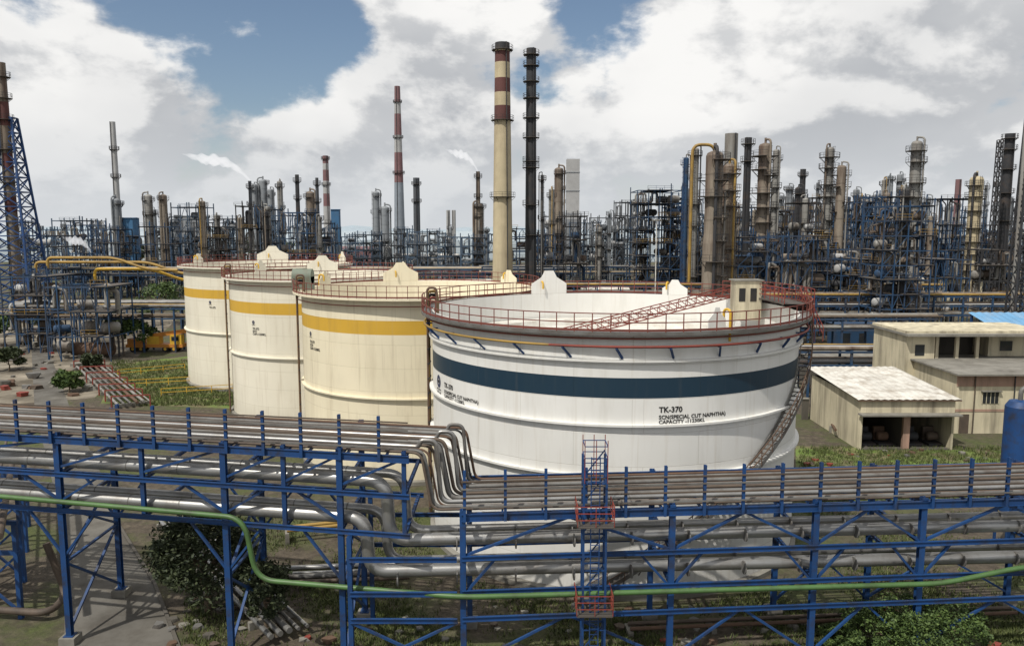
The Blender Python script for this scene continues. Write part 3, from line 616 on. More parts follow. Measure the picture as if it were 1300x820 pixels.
def longrack(x0,x1,Y,z,nlev,mat,pipes,lab="long blue pipe rack crossing the plant",tilt=0.0,dep=4):
    fn=lambda x:Y+tilt*(x-x0)
    parts=[]; x=x0
    while x<=x1:
        s=M()
        for y in(0,dep): s.beam((x,fn(x)+y,0),(x,fn(x)+y,z+.2),.3,.3,mat)
        for k in range(nlev): s.beam((x,fn(x)-.3,z-k*1.9),(x,fn(x)+dep+.3,z-k*1.9),.25,.3,mat)
        parts.append(("portal_frame",s)); x+=6.0
    for k in range(nlev):
        for y in(-.1,dep+.1): b=M(); b.beam((x0,fn(x0)+y,z-k*1.9-.05),(x1,fn(x1)+y,z-k*1.9-.05),.2,.3,mat); parts.append(("beam",b))
    thing("pipe_rack",lab,"pipe rack",parts,group="pipe racks crossing the plant")
    for k in range(nlev):
        for i in range(pipes):
            c=random.choice([SILVF,SILVF,BRN,RUSTC,YELP,GREY,DARK,WHTH]); r=U(.1,.32); y=.3+(dep-.6)*i/max(1,pipes-1)
            q=M(); q.tube([(x0-1,fn(x0)+y,z-k*1.9+r+.16),(x1+1,fn(x1)+y,z-k*1.9+r+.16)],r,c,8); thing("process_pipe","long straight process pipe laid on a rack","pipe",q,group="pipes on the plant racks")
def lattice(bx,Y,ytop,wt,wb,mat,nsec=12,label="blue steel lattice mast",zb=0,t=.22):
    x=XW(bx,Y,25); zt=ZW(ytop,Y); s=M(); h0=wb/2000*Y; h1=wt/2000*Y
    def c(k): 
        f=k/nsec; h=h0+(h1-h0)*f; z=zb+(zt-zb)*f; return [Vector((x+sx*h,Y+sy*h,z)) for sx,sy in((-1,-1),(1,-1),(1,1),(-1,1))]
    for k in range(nsec):
        a=c(k);b=c(k+1)
        for i in range(4):
            s.beam(a[i],b[i],t,t,mat); j=(i+1)%4
            s.beam(b[i],b[j],t*.6,t*.6,mat); s.beam(a[i],b[j],t*.5,t*.5,mat); s.beam(a[j],b[i],t*.5,t*.5,mat)
    thing("lattice_tower",label,"lattice tower",s,group="steel lattice towers")
# ---- left group
stack(12,200,80,11,15,[(130,160,REDB),(195,215,REDB),(250,270,REDB)],RUSTC,"slender steel flare stack with faded red bands",platf=(98,125,152,190,232),name="flare_stack",seg=16)
lattice(22,201,150,12,52,BLUE,14,"tall blue lattice tower braced around a stack",t=.45)
stack(149,330,155,6,8,[],WHTH,"slim pale steel stack above low platforms",platf=(190,225,262,280),name="flare_stack",seg=14)
column(149,329,252,12,SILVH,3,DARKF)
for a in((190,300,247,10,SILVF,5),(209,300,247,9,RUSTC,5),(258,280,255,8,RUSTC,4),(222,340,278,12,SILVH,3),(325,350,234,7,SILVH,3),(336,352,228,10,SILVH,2),(345,350,240,7,SILVH,3),(357,345,230,7,SILVF,4),(395,320,243,11,RUSTC,5),(340,300,262,8,SILVF,3),(478,380,243,9,SILVH,4),(489,380,262,11,SILVH,2),(700,290,240,7,SILVF,3),(709,300,213,11,RUSTC,7),(688,260,222,4,DARK,3)):
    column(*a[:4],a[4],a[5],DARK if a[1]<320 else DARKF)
for a in((378,320,222,5,6,"thin dark stack"),(403,310,226,4,6,"thin dark stack"),(529,400,226,8,9,"short dark stack"),(948,200,175,9,10,"dark stack"),(1018,300,215,7,8,"slim grey stack"),(318,300,230,4,5,"thin dark stack")):
    stack(a[0],a[1],a[2],a[3],a[4],[],DARK if a[2]<226 else DARKF,a[5]+" with small platforms above the plant",platf=(a[2]+8,a[2]+30),name="flare_stack",seg=12)
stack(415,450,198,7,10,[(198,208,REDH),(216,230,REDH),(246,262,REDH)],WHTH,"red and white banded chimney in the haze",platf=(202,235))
stack(507,520,110,7,15,[(110,130,REDH),(145,172,REDH),(194,232,REDH),(232,400,PBLU)],WHTH,"tall chimney with haze-paled red and white bands",platf=(130,175,220))  # low-contrast bands and blue-grey lower shaft carry painted haze
stack(638,220,55,18,27,[(55,64,DARK),(66,80,REDB),(100,118,REDB),(135,153,REDB)],CREAMC,"tall cream concrete chimney with brown bands",platf=(64,153,250),seg=32)
stack(674,226,62,12,15,[],DARK,"tall black steel stack with ring platforms",platf=(70,84,104,125,150,175,205,213,260,298),seg=18,name="flare_stack")
stack(607,330,218,5,7,[],RUSTC,"slender rusty stack with platforms",platf=(225,250,262,275),name="flare_stack",seg=12); column(608,331,258,12,RUSTC,3,DARKF)
stack(569,500,267,5,5,[],WHTH,"short pale twin stack beside shed",seg=10); stack(576,500,267,5,5,[],WHTH,"short pale twin stack beside shed",seg=10)
q=M(); x=XW(727,350); q.box((x-2.8,350,10),(x+2.8,355,ZW(202,350)),WHTH); q.box((x-3.2,349,10),(x+3.2,356,ZW(278,350)),SILVH)
for z in(20,30,40,48): q.box((x-3,349.8,z),(x+3,355.2,z+.3),SILVH)
thing("heater_stack","tall pale rectangular heater duct","chimney",q)
# ---- right group
frame(836,235,56,14,242,4,9,BLUEF); frame(815,240,18,10,258,2,7,DARK); frame(855,245,26,10,252,3,8,BLUEF)
column(880,222,188,10,SILVF,6,DARK); column(869,230,200,7,BLUEF,3,BLUE)
q=M(); x=XW(890,215); q.tube(fillet([(x-3.0,215,6),(x-3.0,215,ZW(184,215)),(x+3.0,215,ZW(184,215)),(x+3.0,215,ZW(215,215))],2.4,8),.42,YELP,14); thing("overhead_duct","large arched ochre overhead duct","pipe",q)
column(905,150,192,24,RUSTC,9,DARK,lab="stout rust stained process column with crowded platforms",neck=.1,seg=20,pw=1.3); column(924,158,208,16,RUSTC,10,RUST,lab="rusty process column with crowded platforms",seg=18,pw=1.1)
stack(927,172,170,16,17,[],SILVF,"broad pale grey steel stack",platf=(215,250,300),seg=18,name="heater_stack")
column(968,190,182,16,RUSTC,12,DARK,lab="rust stained column ringed with many platforms",seg=18,pw=1.7); column(982,205,190,8,SILVF,9,DARK)
column(1049,220,187,11,SILVF,11,DARK,lab="tall silver column with platforms",pw=1.5); column(1065,200,210,11,RUSTC,10,DARK,pw=1.4); column(1000,300,236,8,SILVH,3,DARKF); column(988,310,248,8,SILVH,3,DARKF)
for a in((1085,320,240),(1098,330,250),(1112,330,246),(1127,320,223),(1139,320,221),(1175,300,250),(1202,330,262)): column(a[0],a[1],a[2],U(7,9),SILVH,3,DARKF)
column(1158,200,179,13,SILVF,10,DARK,lab="tall silver column with ladder and platforms",pw=1.3)
frame(1150,150,62,9,262,4,10,BLUEF,label="tall dark blue multi level process tower"); column(1148,153,240,9,DARK,4,DARK)
stack(1215,350,228,7,8,[],REDH,"hazy red brown chimney above plant",seg=14)
column(1236,230,224,16,CREAMC,8,DARK,lab="broad cream and yellow column",seg=20)
lattice(1262,220,178,5,9,DARK,18,"slim dark lattice flare mast",t=.2); stack(1277,230,170,11,13,[],DARK,"dark steel stack with platforms",platf=(176,190,215,245,280),seg=16,name="flare_stack")
lattice(1300,125,150,10,22,DARK,16,"dark lattice derrick around a pale stack",t=.25); stack(1300,125.0,142,5,6,[],SILVF,"pale slim stack inside lattice",seg=12,name="flare_stack")
frame(1085,170,34,10,330,3,5,BLUEF); frame(1050,185,40,10,345,3,4,BLUEF); frame(1210,180,44,10,330,4,4,BLUEF); frame(1270,190,50,10,318,4,5,DARK)
def infill(b0,b1,Y0,Y1,t0,t1,n,eq=.72):
    for i in range(n):
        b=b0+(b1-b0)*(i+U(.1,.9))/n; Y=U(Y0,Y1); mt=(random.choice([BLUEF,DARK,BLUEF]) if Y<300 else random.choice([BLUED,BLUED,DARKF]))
        w=U(6,15)/Y*1000; frame(b,Y,w,U(5,10),U(t0,t1),random.randint(2,4),random.randint(4,7),mt,equip=eq)
infill(20,240,230,330,280,304,8,.6); infill(225,430,280,380,260,292,10,.6); infill(430,640,280,420,288,304,9,.6); infill(650,790,220,360,274,304,10,.6)
infill(860,1110,210,340,250,300,17,.8); infill(1090,1300,230,360,246,300,15,.8); infill(30,420,380,520,280,292,7,.5); infill(760,1300,360,500,255,286,15,.6)
infill(930,1100,165,205,300,340,6)
def colfill(b0,b1,Y0,Y1,t0,t1,n):
    for i in range(n):
        b=b0+(b1-b0)*(i+U(.1,.9))/n; Y=U(Y0,Y1)
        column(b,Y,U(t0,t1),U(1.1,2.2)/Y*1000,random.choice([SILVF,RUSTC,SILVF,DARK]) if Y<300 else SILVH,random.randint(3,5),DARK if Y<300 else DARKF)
colfill(40,420,260,420,264,290,11); colfill(440,640,330,450,284,296,4); colfill(690,800,260,380,266,290,6); colfill(860,1290,230,420,228,285,38)
NM={"process_vessel":("horizontal vessel resting in a steel structure","pressure vessel","horizontal vessels in steel structures"),"process_piping":("bent process pipework inside a steel structure","pipe","process pipework in steel structures")}
frame(95,140,80,9,365,5,3,BLUEF); frame(30,150,60,9,352,4,4,BLUEF)
for kind,lst in EQ.items():
    lst.sort(key=lambda t:t[0]); lab,cat,grp=NM[kind]
    for Y,q in lst[:280]: thing(kind,lab,cat,q,group=grp)
    rest=M()
    for Y,q in lst[280:]: rest.merge(q)
    if rest.f: o=mkobj(kind,rest,(0,0,0)); o["kind"]="stuff"; o["label"]="mass of far equipment in the distant plant"; o["category"]=cat
longrack(-95,-44,150,8.5,2,BLUEF,6,tilt=0.02); longrack(-110,-60,175,7,1,BLUEF,5)
longrack(-20,75,135,8,2,BLUEF,6,tilt=.03); longrack(-80,110,205,9,2,BLUEF,6,tilt=-.02); longrack(-150,20,265,10,2,BLUEF,5,tilt=.02); longrack(-10,170,262,11,2,BLUEF,5)
longrack(30,90,110,6.5,2,BLUEF,6); longrack(38,110,160,10,3,BLUEF,5); longrack(-60,20,168,7.5,2,BLUEF,6)
for k,(z,bx0,bx1) in enumerate(((ZW(327,152),60,185),(ZW(333,152),45,228),(ZW(343,150),120,232))):
    q=M(); Y=151+k*1.2; a=XW(bx0,Y,z); b=XW(bx1,Y,z); q.tube(fillet([(a,Y,z-2),(a,Y,z),(b-6,Y,z),(b,Y,z-2.2),(b+6,Y,z-2.4)],2,5),.27,YELP if k<2 else YEL,10); thing("yellow_pipe","ochre yellow pipe over the blue rack","pipe",q,group="yellow overhead pipes")
def shed(bx,Y,w,d,h,wm,rm,label,pitch=1.2,zb=0):
    x=XW(bx,Y,5); s=M(); s.box((x-w/2,Y,zb),(x+w/2,Y+d,zb+h),wm)
    r=M(); z=zb+h+.01; e=.4
    vs=[(x-w/2-e,Y-e,z),(x+w/2+e,Y-e,z),(x+w/2+e,Y+d+e,z),(x-w/2-e,Y+d+e,z),(x-w/2-e,Y+d/2,z+pitch),(x+w/2+e,Y+d/2,z+pitch)]
    r.add(vs,[(0,1,5,4),(2,3,4,5),(0,4,3),(1,2,5),(0,3,2,1)],rm)
    parts=[("wall",s),("roof",r)]; k=max(2,int(w/3))
    for i in range(k):
        wn=M(); a=x-w/2+w*(i+.3)/k; wn.box((a,Y-.04,zb+h*.45),(a+w/k*.45,Y-.002,zb+h*.75),GLS); parts.append(("window",wn))
    thing("plant_shed",label,"building",parts,group="plant sheds and control buildings")
shed(1205,260,22,12,7,WALL,ROOFW,"low cream shed with white roof"); shed(455,420,24,12,13,REDH,REDH,"hazy brick red building"); shed(163,330,6,6,28,BLUC,BLUC,"tall blue clad box building",.3)
shed(243,400,14,8,30,SILVH,SILVH,"hazy grey clad building",.2); shed(545,420,30,12,9,WHTH,ROOFW,"long low pale building"); shed(427,350,3.5,3.5,32,BLUC,BLUC,"slim blue clad tower beside stacks",.2); shed(1095,145,9,5,6,BLUEF,BLUEF,"blue clad equipment box on ground",.1)
shed(580,240,30,8,7,CONC,ROOFW,"long grey shed with pale roof"); shed(750,230,22,8,6,CONC,ROOFW,"long grey shed with pale roof")
q=M(); x=XW(833,170); q.cyl((x,170,0),(x,170,ZW(280,170)),.16,.09,WHT,8); q2=M(); zz=ZW(280,170); q2.box((x-1,169.9,zz),(x+1,170.1,zz+.15),WHT)
for d in(-.9,-.3,.3,.9): q2.box((x+d-.2,169.6,zz-.2),(x+d+.2,169.9,zz+.1),GREY)
thing("lamp_mast","tall white floodlight mast among the pipe racks","street lamp",[("pole",q),("lamp_head",q2)])
# ------------------------------------------------------------------ right buildings
X0=XW(1092,83,3); X1=XW(1211,83,3)
w=M(); H1=5.6
nbay=2; bw=(X1-X0)/nbay
w.box((X0,97,0),(X1,97.3,H1),CONCD); w.box((X0,83,0),(X0+.25,97,H1),WALL); w.box((X1-.25,83,0),(X1,97,H1),WALL)  # interior back wall darker than outside, shade put into its concrete colour
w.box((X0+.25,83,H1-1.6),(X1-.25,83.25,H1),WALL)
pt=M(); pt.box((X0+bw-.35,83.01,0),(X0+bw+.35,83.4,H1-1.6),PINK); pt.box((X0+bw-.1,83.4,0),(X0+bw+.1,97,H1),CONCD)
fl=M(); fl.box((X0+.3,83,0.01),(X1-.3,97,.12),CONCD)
cp=M(); cp.box((X0-.3,81.9,H1-1.65),(X1+.3,82.98,H1-1.48),CONC)
rf=M(); zc=H1+.02; n_=28; vs=[];fs=[]
for i in range(n_+1):
    x=X0-.5+(X1-X0+1)*i/n_; z=zc+(.07 if i%2 else 0); vs+=[(x,82.6,z),(x,97.8,z+.9)]
for i in range(n_): fs.append((2*i,2*i+2,2*i+3,2*i+1))
rf.add(vs,fs,ROOFW); rf.box((X0-.5,82.62,zc-.16),(X1+.5,82.8,zc-.02),RUST)
thing("garage_building","cream open fronted garage with pale sheet roof","building",[("wall",w),("pillar",pt),("floor",fl),("canopy",cp),("roof",rf)])
for i,(xx,mm) in enumerate(((.9,DARK),(2.7,RUST),(6.0,DARK),(8.2,BRN))):
    q=M(); q.box((X0+xx,84.2,.13),(X0+xx+1.5,86.4,.4),DARK); q.drum((X0+xx+.3,85.2,1.0),(X0+xx+1.2,85.2,1.0),.5,mm,12); q.box((X0+xx+.1,85.8,.4),(X0+xx+1.3,86.3,1.9),mm)
    thing("pump_skid","dark pump skid parked in the open bay","machinery",q,group="pump skids in the garage")
X2=XW(1213,90,3); X3=X2+16; w=M(); w.box((X2,90,0),(X3,103,7),WALL); b1=M(); b1.box((X2-.06,89.94,5.6),(X3+.06,89.99,6.98),PINK); b1.box((X2-.05,89.95,2.6),(X3+.05,89.985,2.9),PINK); sl2=M(); sl2.box((X2-.5,89.0,7.0),(X3+.5,103.4,7.2),CONC)
parts=[("wall",w),("fascia",b1),("floor_slab",sl2)]
for a in(3.0,8.6): 
    wi=M(); wi.box((X2+a,89.93,3.6),(X2+a+1.9,89.985,4.9),GLS)
    for k in range(5): wi.box((X2+a-.05+k*.48,89.9,3.55),(X2+a+.02+k*.48,89.93,4.95),WALL)
    wi.box((X2+a-.2,89.6,5.0),(X2+a+2.1,89.99,5.1),CONC); parts.append(("window",wi))
dr=M(); dr.box((X2+.5,89.93,0.05),(X2+1.6,89.985,2.3),BRN); parts.append(("door",dr))
XA=XW(1150,100,9); XB2=XW(1252,100,9); up=M(); up.box((XA,100,0),(XB2-6.6,109,10.2),WALL); up.box((XB2-6.6,105.5,0),(XB2+8,109,10.2),CONCD); up.box((XB2+1.5,102,7.2),(XB2+8,105.5,10.2),WALL); parts.append(("upper_wall",up))
for k in range(3): pc=M(); pc.box((XB2-6.3+k*2.6,100.3,7.2),(XB2-5.9+k*2.6,100.7,10.2),WALL); parts.append(("verandah_pillar",pc))
pr_=M(); pr_.box((XA-.4,98.8,10.2),(XB2+8.5,109.4,10.5),CONC); pr_.box((XA-.2,99.7,10.5),(XB2+8.2,109.2,10.8),WALL); parts.append(("roof_slab",pr_))
wi2=M(); wi2.box((XB2+3.0,101.93,7.9),(XB2+4.6,101.98,9.2),GLS); parts.append(("window",wi2))
wi2=M(); wi2.box((XA+1.2,99.95,7.6),(XA+2.4,99.985,9.0),GLS); parts.append(("window",wi2))
for k in range(3): dp=M(); dp.cyl((X2+2+k*4.6,89.82,0),(X2+2+k*4.6,89.82,7),.07,.07,DARK if k else BRN,8); parts.append(("drain_pipe",dp))
thing("office_building","two storey stained cream office with shaded verandah","building",parts)
q=M(); x0=XW(1243,120,10); z0=ZW(407,120)
vs=[];n_=30
for i in range(n_+1):
    x=x0+17*i/n_; z=z0+(.12 if i%2 else 0); vs+=[(x,114,z-1.2),(x,123,z+.9)]
q.add(vs,[(2*i,2*i+2,2*i+3,2*i+1) for i in range(n_)],LBLU); parts=[("roof",q)]
for xx in(x0+.3,x0+16.5):
    for yy in(114.5,122.5): w=M(); w.beam((xx,yy,0),(xx,yy,z0-1.15 if yy<116 else z0+.75),.3,.3,BLUE); parts.append(("post",w))
thing("canopy_shed","open shed with light blue corrugated roof","building",parts)
# blue cylindrical tank at the rack
x=XW(1292,56,9); b=M(); b.lathe(x,56,[(.95,3.2),(.95,11.0),(.7,11.4),(.05,11.5)],BLUE,24); st=M()
for dx in(-.7,.7):
    for dy in(-.7,.7): st.beam((x+dx,56+dy,0),(x+dx,56+dy,3.4),.16,.16,BLUE)
st.beam((x-.8,55.3,2),(x+.8,55.3,2),.12,.12,BLUE); st.beam((x-.8,56.7,2),(x+.8,56.7,2),.12,.12,BLUE); st.beam((x-.7,55.3,1.9),(x-.7,56.7,1.9),.12,.12,BLUE); st.beam((x+.7,55.3,1.9),(x+.7,56.7,1.9),.12,.12,BLUE)
q=M(); q.tube(fillet([(x,56,11.4),(x,56,12.3),(x+4,56,13.4)],.4),.16,GREY,10)
thing("blue_vessel","upright blue vessel on legs beside the rack","pressure vessel",[("shell",b),("support_frame",st),("outlet_pipe",q)])
q=M(); q.box((XW(1018,97,3),96.6,0),(X0-.4,96.9,2.6),CONCD); q.box((XW(1018,97,3)-.1,96.5,2.6),(X0-.4,97,2.75),CONC); thing("compound_wall","stained concrete compound wall","wall",q)
q=M(); q.box((XW(1030,118,3),118,0),(XW(1120,118,3),124,4.2),CONCD); q.box((XW(1030,118,3)-.3,117.7,4.2),(XW(1120,118,3)+.3,124.3,4.45),CONC); thing("pump_house","long low stained concrete pump house","building",q)
# ------------------------------------------------------------------ yard details
def blob_tree(x,y,h,cr,seed,lm=LEAF,leaf=.28,nc=26,per=90,zc=0.68,flat=.8):
    rnd=random.Random(seed); t=M(); 
    top=Vector((x+rnd.uniform(-.3,.3),y,h*.55)); pts=[Vector((x,y,0)),Vector((x+.1,y,h*.25)),top]
    rr=h*.03+.05
    for i in range(2): t.cyl(pts[i],pts[i+1],rr*(1-.3*i),rr*(.7-.3*i),BARK,8,False)
    c=M()
    for i in range(nc):
        a=rnd.uniform(0,6.28); e=rnd.uniform(-.5,1); q=rnd.uniform(.35,1)**.6*cr
        cc=Vector((x+math.cos(a)*q*math.cos(e),y+math.sin(a)*q*math.cos(e),h*zc+math.sin(e)*cr*flat))
        if i%3==0: t.cyl(pts[1].lerp(top,rnd.random()),cc,rr*.35,rr*.1,BARK,5,False)
        br_=cr*rnd.uniform(.22,.42)
        for k in range(per):
            d=Vector((rnd.gauss(0,1),rnd.gauss(0,1),rnd.gauss(0,1))).normalized()*br_*rnd.uniform(.5,1.05); d.z*=.75
            p=cc+d; a1=Vector((rnd.gauss(0,1),rnd.gauss(0,1),rnd.gauss(0,.6))).normalized(); b_=a1.cross(Vector((rnd.gauss(0,1),rnd.gauss(0,1),rnd.gauss(0,1)))).normalized(); s_=leaf*rnd.uniform(.6,1.3)
            c.add([p-a1*s_,p-b_*s_*.45,p+a1*s_,p+b_*s_*.45],[(0,1,2,3)],lm)
    return [("trunk",t),("crown",c)]
for i,(bx,by,h,cr,lm,lab) in enumerate(((205,412,8.5,5.6,LEAF,"leafy green tree beside the plant road"),(174,446,5.5,3.4,LEAF,"small leafy tree beside the yard"),(6,440,6,3,LEAF,"small green tree at the yard edge"),(88,498,2.5,1.8,LEAF,"low green bush at the yard edge"),(232,402,7,4.5,LEAFD,"dark green tree near the tanks"),(12,470,3,2.2,LEAFD,"low dark shrub in the yard"),(118,470,2.2,1.6,LEAFD,"low dark shrub in the yard"),(140,420,4.5,2.8,LEAFD,"dark shrub beside the yard"),(60,425,4,2.6,LEAFD,"dark shrub beside the yard"))):
    x,y=G(bx,by); thing("tree",lab,"tree",blob_tree(x,y,h,cr,i+3,lm,.42,22,70),group="trees in the yard")
x,y=G(258,790); thing("tree","dense dark drooping tree under the pipe rack","tree",blob_tree(x-.3,y+1.5,6.6,3.0,31,LEAFM,.15,60,210,.52,1.0),group="trees in the yard")
x,y=G(335,800); thing("tree","dark leafy shrub under the pipe rack","tree",blob_tree(x,y+.5,4.2,1.6,32,LEAFM,.14,26,150,.5,1.0),group="trees in the yard")
for i,(bx,by,h,cr) in enumerate(((1105,826,3.2,1.8),(1150,828,3.8,2.0),(1205,826,3.0,1.7),(1060,822,1.6,1.0))):
    x,y=G(bx,by); thing("bush","fresh green bush growing beside the rack","bush",blob_tree(x,y-.6,h,cr,50+i,LEAF,.1,32,170,.5,.7),group="bushes beside the pipe rack")
for i in range(16):
    b=U(0,420) if i<10 else U(760,1300); Y=U(560,700); x=XW(b,Y,5)
    thing("tree","distant dark green tree beyond the plant","tree",blob_tree(x,Y,U(9,14),U(7,11),80+i,LEAFD,1.6,10,30),group="distant trees")
def tufts(name,poly_fn,n,h,lm):
    m=M(); rnd=random.Random(5)
    for i in range(n):
        x,y=poly_fn(rnd); 
        for k in range(5):
            a=rnd.uniform(0,6.28); w=.04*h/.3; hh=h*rnd.uniform(.5,1.4); dx,dy=math.cos(a)*w,math.sin(a)*w; lx,ly=rnd.gauss(0,.12),rnd.gauss(0,.12); ox,oy=rnd.gauss(0,.15),rnd.gauss(0,.15)
            m.add([(x+ox-dx,y+oy-dy,0),(x+ox+dx,y+oy+dy,0),(x+ox+lx,y+oy+ly,hh)],[(0,1,2)],lm)
    o=mkobj(name,m,(0,0,0)); o["kind"]="stuff"; o["label"]="rough green grass and weeds on bare soil"; o["category"]="grass"
def near(rnd):
    while True:
        b=rnd.uniform(235,1300); y=rnd.uniform(650,860); p=G(b,y)
        if (p[0]-7.93)**2+(p[1]-62.8)**2<15.5**2: continue
        if math.sin(p[0]*.5+1.3*math.sin(p[1]*.4))+rnd.gauss(0,.5)>.0: return p
tufts("weeds",near,9000,.26,GRSB)
tufts("lawn_grass_blades",lambda r:G(r.uniform(140,300),r.uniform(458,515)),3500,.4,GRSB)
tufts("verge_weeds",lambda r:G(r.uniform(1015,1330),r.uniform(568,640)),3500,.35,GRSB)
def gp(a,b,n,sp,mats,z,lab,r=(.1,.22)):
    a=Vector((*a,z));b=Vector((*b,z)); d=(b-a).normalized(); s_=Vector((-d.y,d.x,0))
    for i in range(n):
        rr=U(*r); q=M(); o=s_*sp*i; q.tube([a+o+Vector((0,0,rr)),b+o+Vector((0,0,rr))],rr,random.choice(mats),10); thing("ground_pipe",lab,"pipe",q,group="pipes running near ground level")
    L=(b-a).length; k=0
    while k<L:
        q=M(); p=a+d*k-s_*.3; e=a+d*k+s_*(sp*(n-1)+.3); q.beam(p-Vector((0,0,z/2)),e-Vector((0,0,z/2)),.3,z-.02,CONC); thing("pipe_sleeper","low concrete sleeper carrying ground pipes","pipe support",q,group="concrete pipe sleepers"); k+=5
gp(G(205,672),G(345,822),5,.55,[SILV,GREY,SILV,RUST],.5,"silver pipe running near the ground")
gp(G(330,752),G(520,744),4,.7,[SILV,GREY,SILV,BRN],.5,"silver pipe running near the ground")
gp(G(365,690),G(440,682),2,.7,[YELP,RED],.9,"yellow and red pipe near the ground")
gp(G(98,470),G(150,520),6,.8,[GREY,RUST,SILVF,GREY],.5,"pipe laid across the yard")
gp(G(800,806),G(1290,785),2,.6,[RUST,BRN,GREY],.3,"rusty pipe lying on the soil",(.08,.14))
gp(G(1018,480),G(1060,556),4,.9,[GREY,RUST,SILVF,BRN],.8,"pipe beside the compound wall")
for k in range(7):
    q=M(); a=G(96+k*8,470+k*8); q.beam((a[0]-.2,a[1],0),(a[0]-.2,a[1],1.6),.15,.15,RED); q.beam((a[0]-.2,a[1],1.6),(a[0]+4.5,a[1]+1,1.6),.15,.15,RED); q.beam((a[0]+4.5,a[1]+1,0),(a[0]+4.5,a[1]+1,1.6),.15,.15,RED)
    thing("pipe_support","red steel pipe support goalpost","pipe support",q,group="red goalpost pipe supports")
for a,b in((G(150,478),G(235,470)),(G(158,492),G(295,484)),(G(205,503),G(300,497))):
    q=M(); q.rail([(a[0],a[1],0),(b[0],b[1],0)],1.1,YEL,.08,3,1); thing("yellow_handrail","yellow painted handrail across the lawn","railing",q,group="yellow handrails on the lawn")
x0,y0=G(95,453);x1,_=G(143,453); q=M(); q.drum((x0,y0,1.5),(x1,y0,1.5),1.25,RUST,18); parts=[("drum",q)]
for f in(.2,.8): w=M(); w.box((x0+(x1-x0)*f-.25,y0-1,0),(x0+(x1-x0)*f+.25,y0+1,.6),CONC); parts.append(("saddle",w))
thing("rusty_vessel","long rusty horizontal vessel on concrete saddles","pressure vessel",parts)
x,y=G(160,447); b=M(); b.box((x,y,.9),(x+11,y+2.5,1.5),ORNG); b.box((x+.3,y+.1,1.5),(x+3,y+2.4,2.6),ORNG)
cb=M(); cb.box((x+8.6,y+.1,1.5),(x+10.8,y+1.6,3.3),YEL); cb.box((x+8.9,y+.06,2.2),(x+10.3,y+.1,3.0),GLS)
c2=M(); c2.box((x+4,y+.3,1.5),(x+6.4,y+2.2,3.0),YEL)
bm=M(); bm.beam((x+5,y+1.2,3.1),(x+15.5,y+1.2,4.6),.7,.8,ORNG); bm.beam((x+15.3,y+1.2,4.6),(x+18,y+1.2,5.0),.45,.5,YEL)
parts=[("chassis",b),("cab",cb),("turret",c2),("boom",bm)]
for k in(1.3,2.9,7.6,9.3):
    for yy in(0.02,2.1): wh=M(); wh.cyl((x+k,y+yy,.6),(x+k,y+yy+.4,.6),.6,.6,RUBB,16); wh.cyl((x+k,y+yy-.02,.6),(x+k,y+yy+.42,.6),.28,.28,YEL,10); parts.append(("wheel",wh))
thing("mobile_crane","orange and yellow mobile crane parked in yard","crane",parts)
DM=[CONC,RUST,CONC,GREY,RED,CONCD,BRN]
for i in range(230):
    if i<70: x,y=G(U(360,1300),U(770,830))
    elif i<120: x,y=G(U(1020,1300),U(572,610))
    elif i<150: x,y=G(U(200,330),U(690,830))
    else: x,y=G(U(2,135),U(418,505))
    q=M(); c=random.choice(DM); s_=U(.12,.42) if i<150 else U(.3,1.1)
    vs=[]
    for dz in(0,s_*U(.3,.9)):
        for k in range(5): t=k*1.256+U(-.2,.2); vs.append((x+math.cos(t)*s_*U(.6,1.3),y+math.sin(t)*s_*U(.5,1),dz))
    q.add(vs,[(4,3,2,1,0),(5,6,7,8,9)]+[(k,(k+1)%5,5+(k+1)%5,5+k) for k in range(5)],c)
    thing("rubble_piece","broken chunk of rubble on the soil","rubble",q,group="rubble scattered on the ground")
parts=[]
for k in range(4):
    y=46+k*5; x=-30.2-k*2.9; s=M()
    for dx in(0,-4): s.beam((x+dx,y,0),(x+dx,y,6.2),.26,.26,BLUE)
    for z in(6.1,4.2): s.beam((x-4.2,y,z),(x+.2,y,z),.2,.26,BLUE)
    s.beam((x,y,.4),(x-4,y,4),.13,.13,BLUE); s.beam((x-4,y,.4),(x,y,4),.13,.13,BLUE); parts.append(("portal_frame",s))
thing("pipe_rack","low blue pipe rack running beside the road","pipe rack",parts)
for i in range(5):
    q=M(); r=U(.1,.2); q.tube([(-29.1-i*.8,43,6.24+r),(-41.3-i*.8,64,6.24+r)],r,random.choice([GREY,BRN]),10); thing("ground_pipe","grey pipe on the roadside rack","pipe",q,group="pipes on the roadside rack")
q=M(); p=G(30,790); q.tube(fillet([(p[0]-6,p[1]+1,.6),(p[0]+1.6,p[1],.6),(p[0]+1.6,p[1]+2,.8),(p[0]+.5,p[1]+2,4.2)],1,6),.22,BRN,12); thing("bent_pipe","bent brown pipe beside the road","pipe",q)
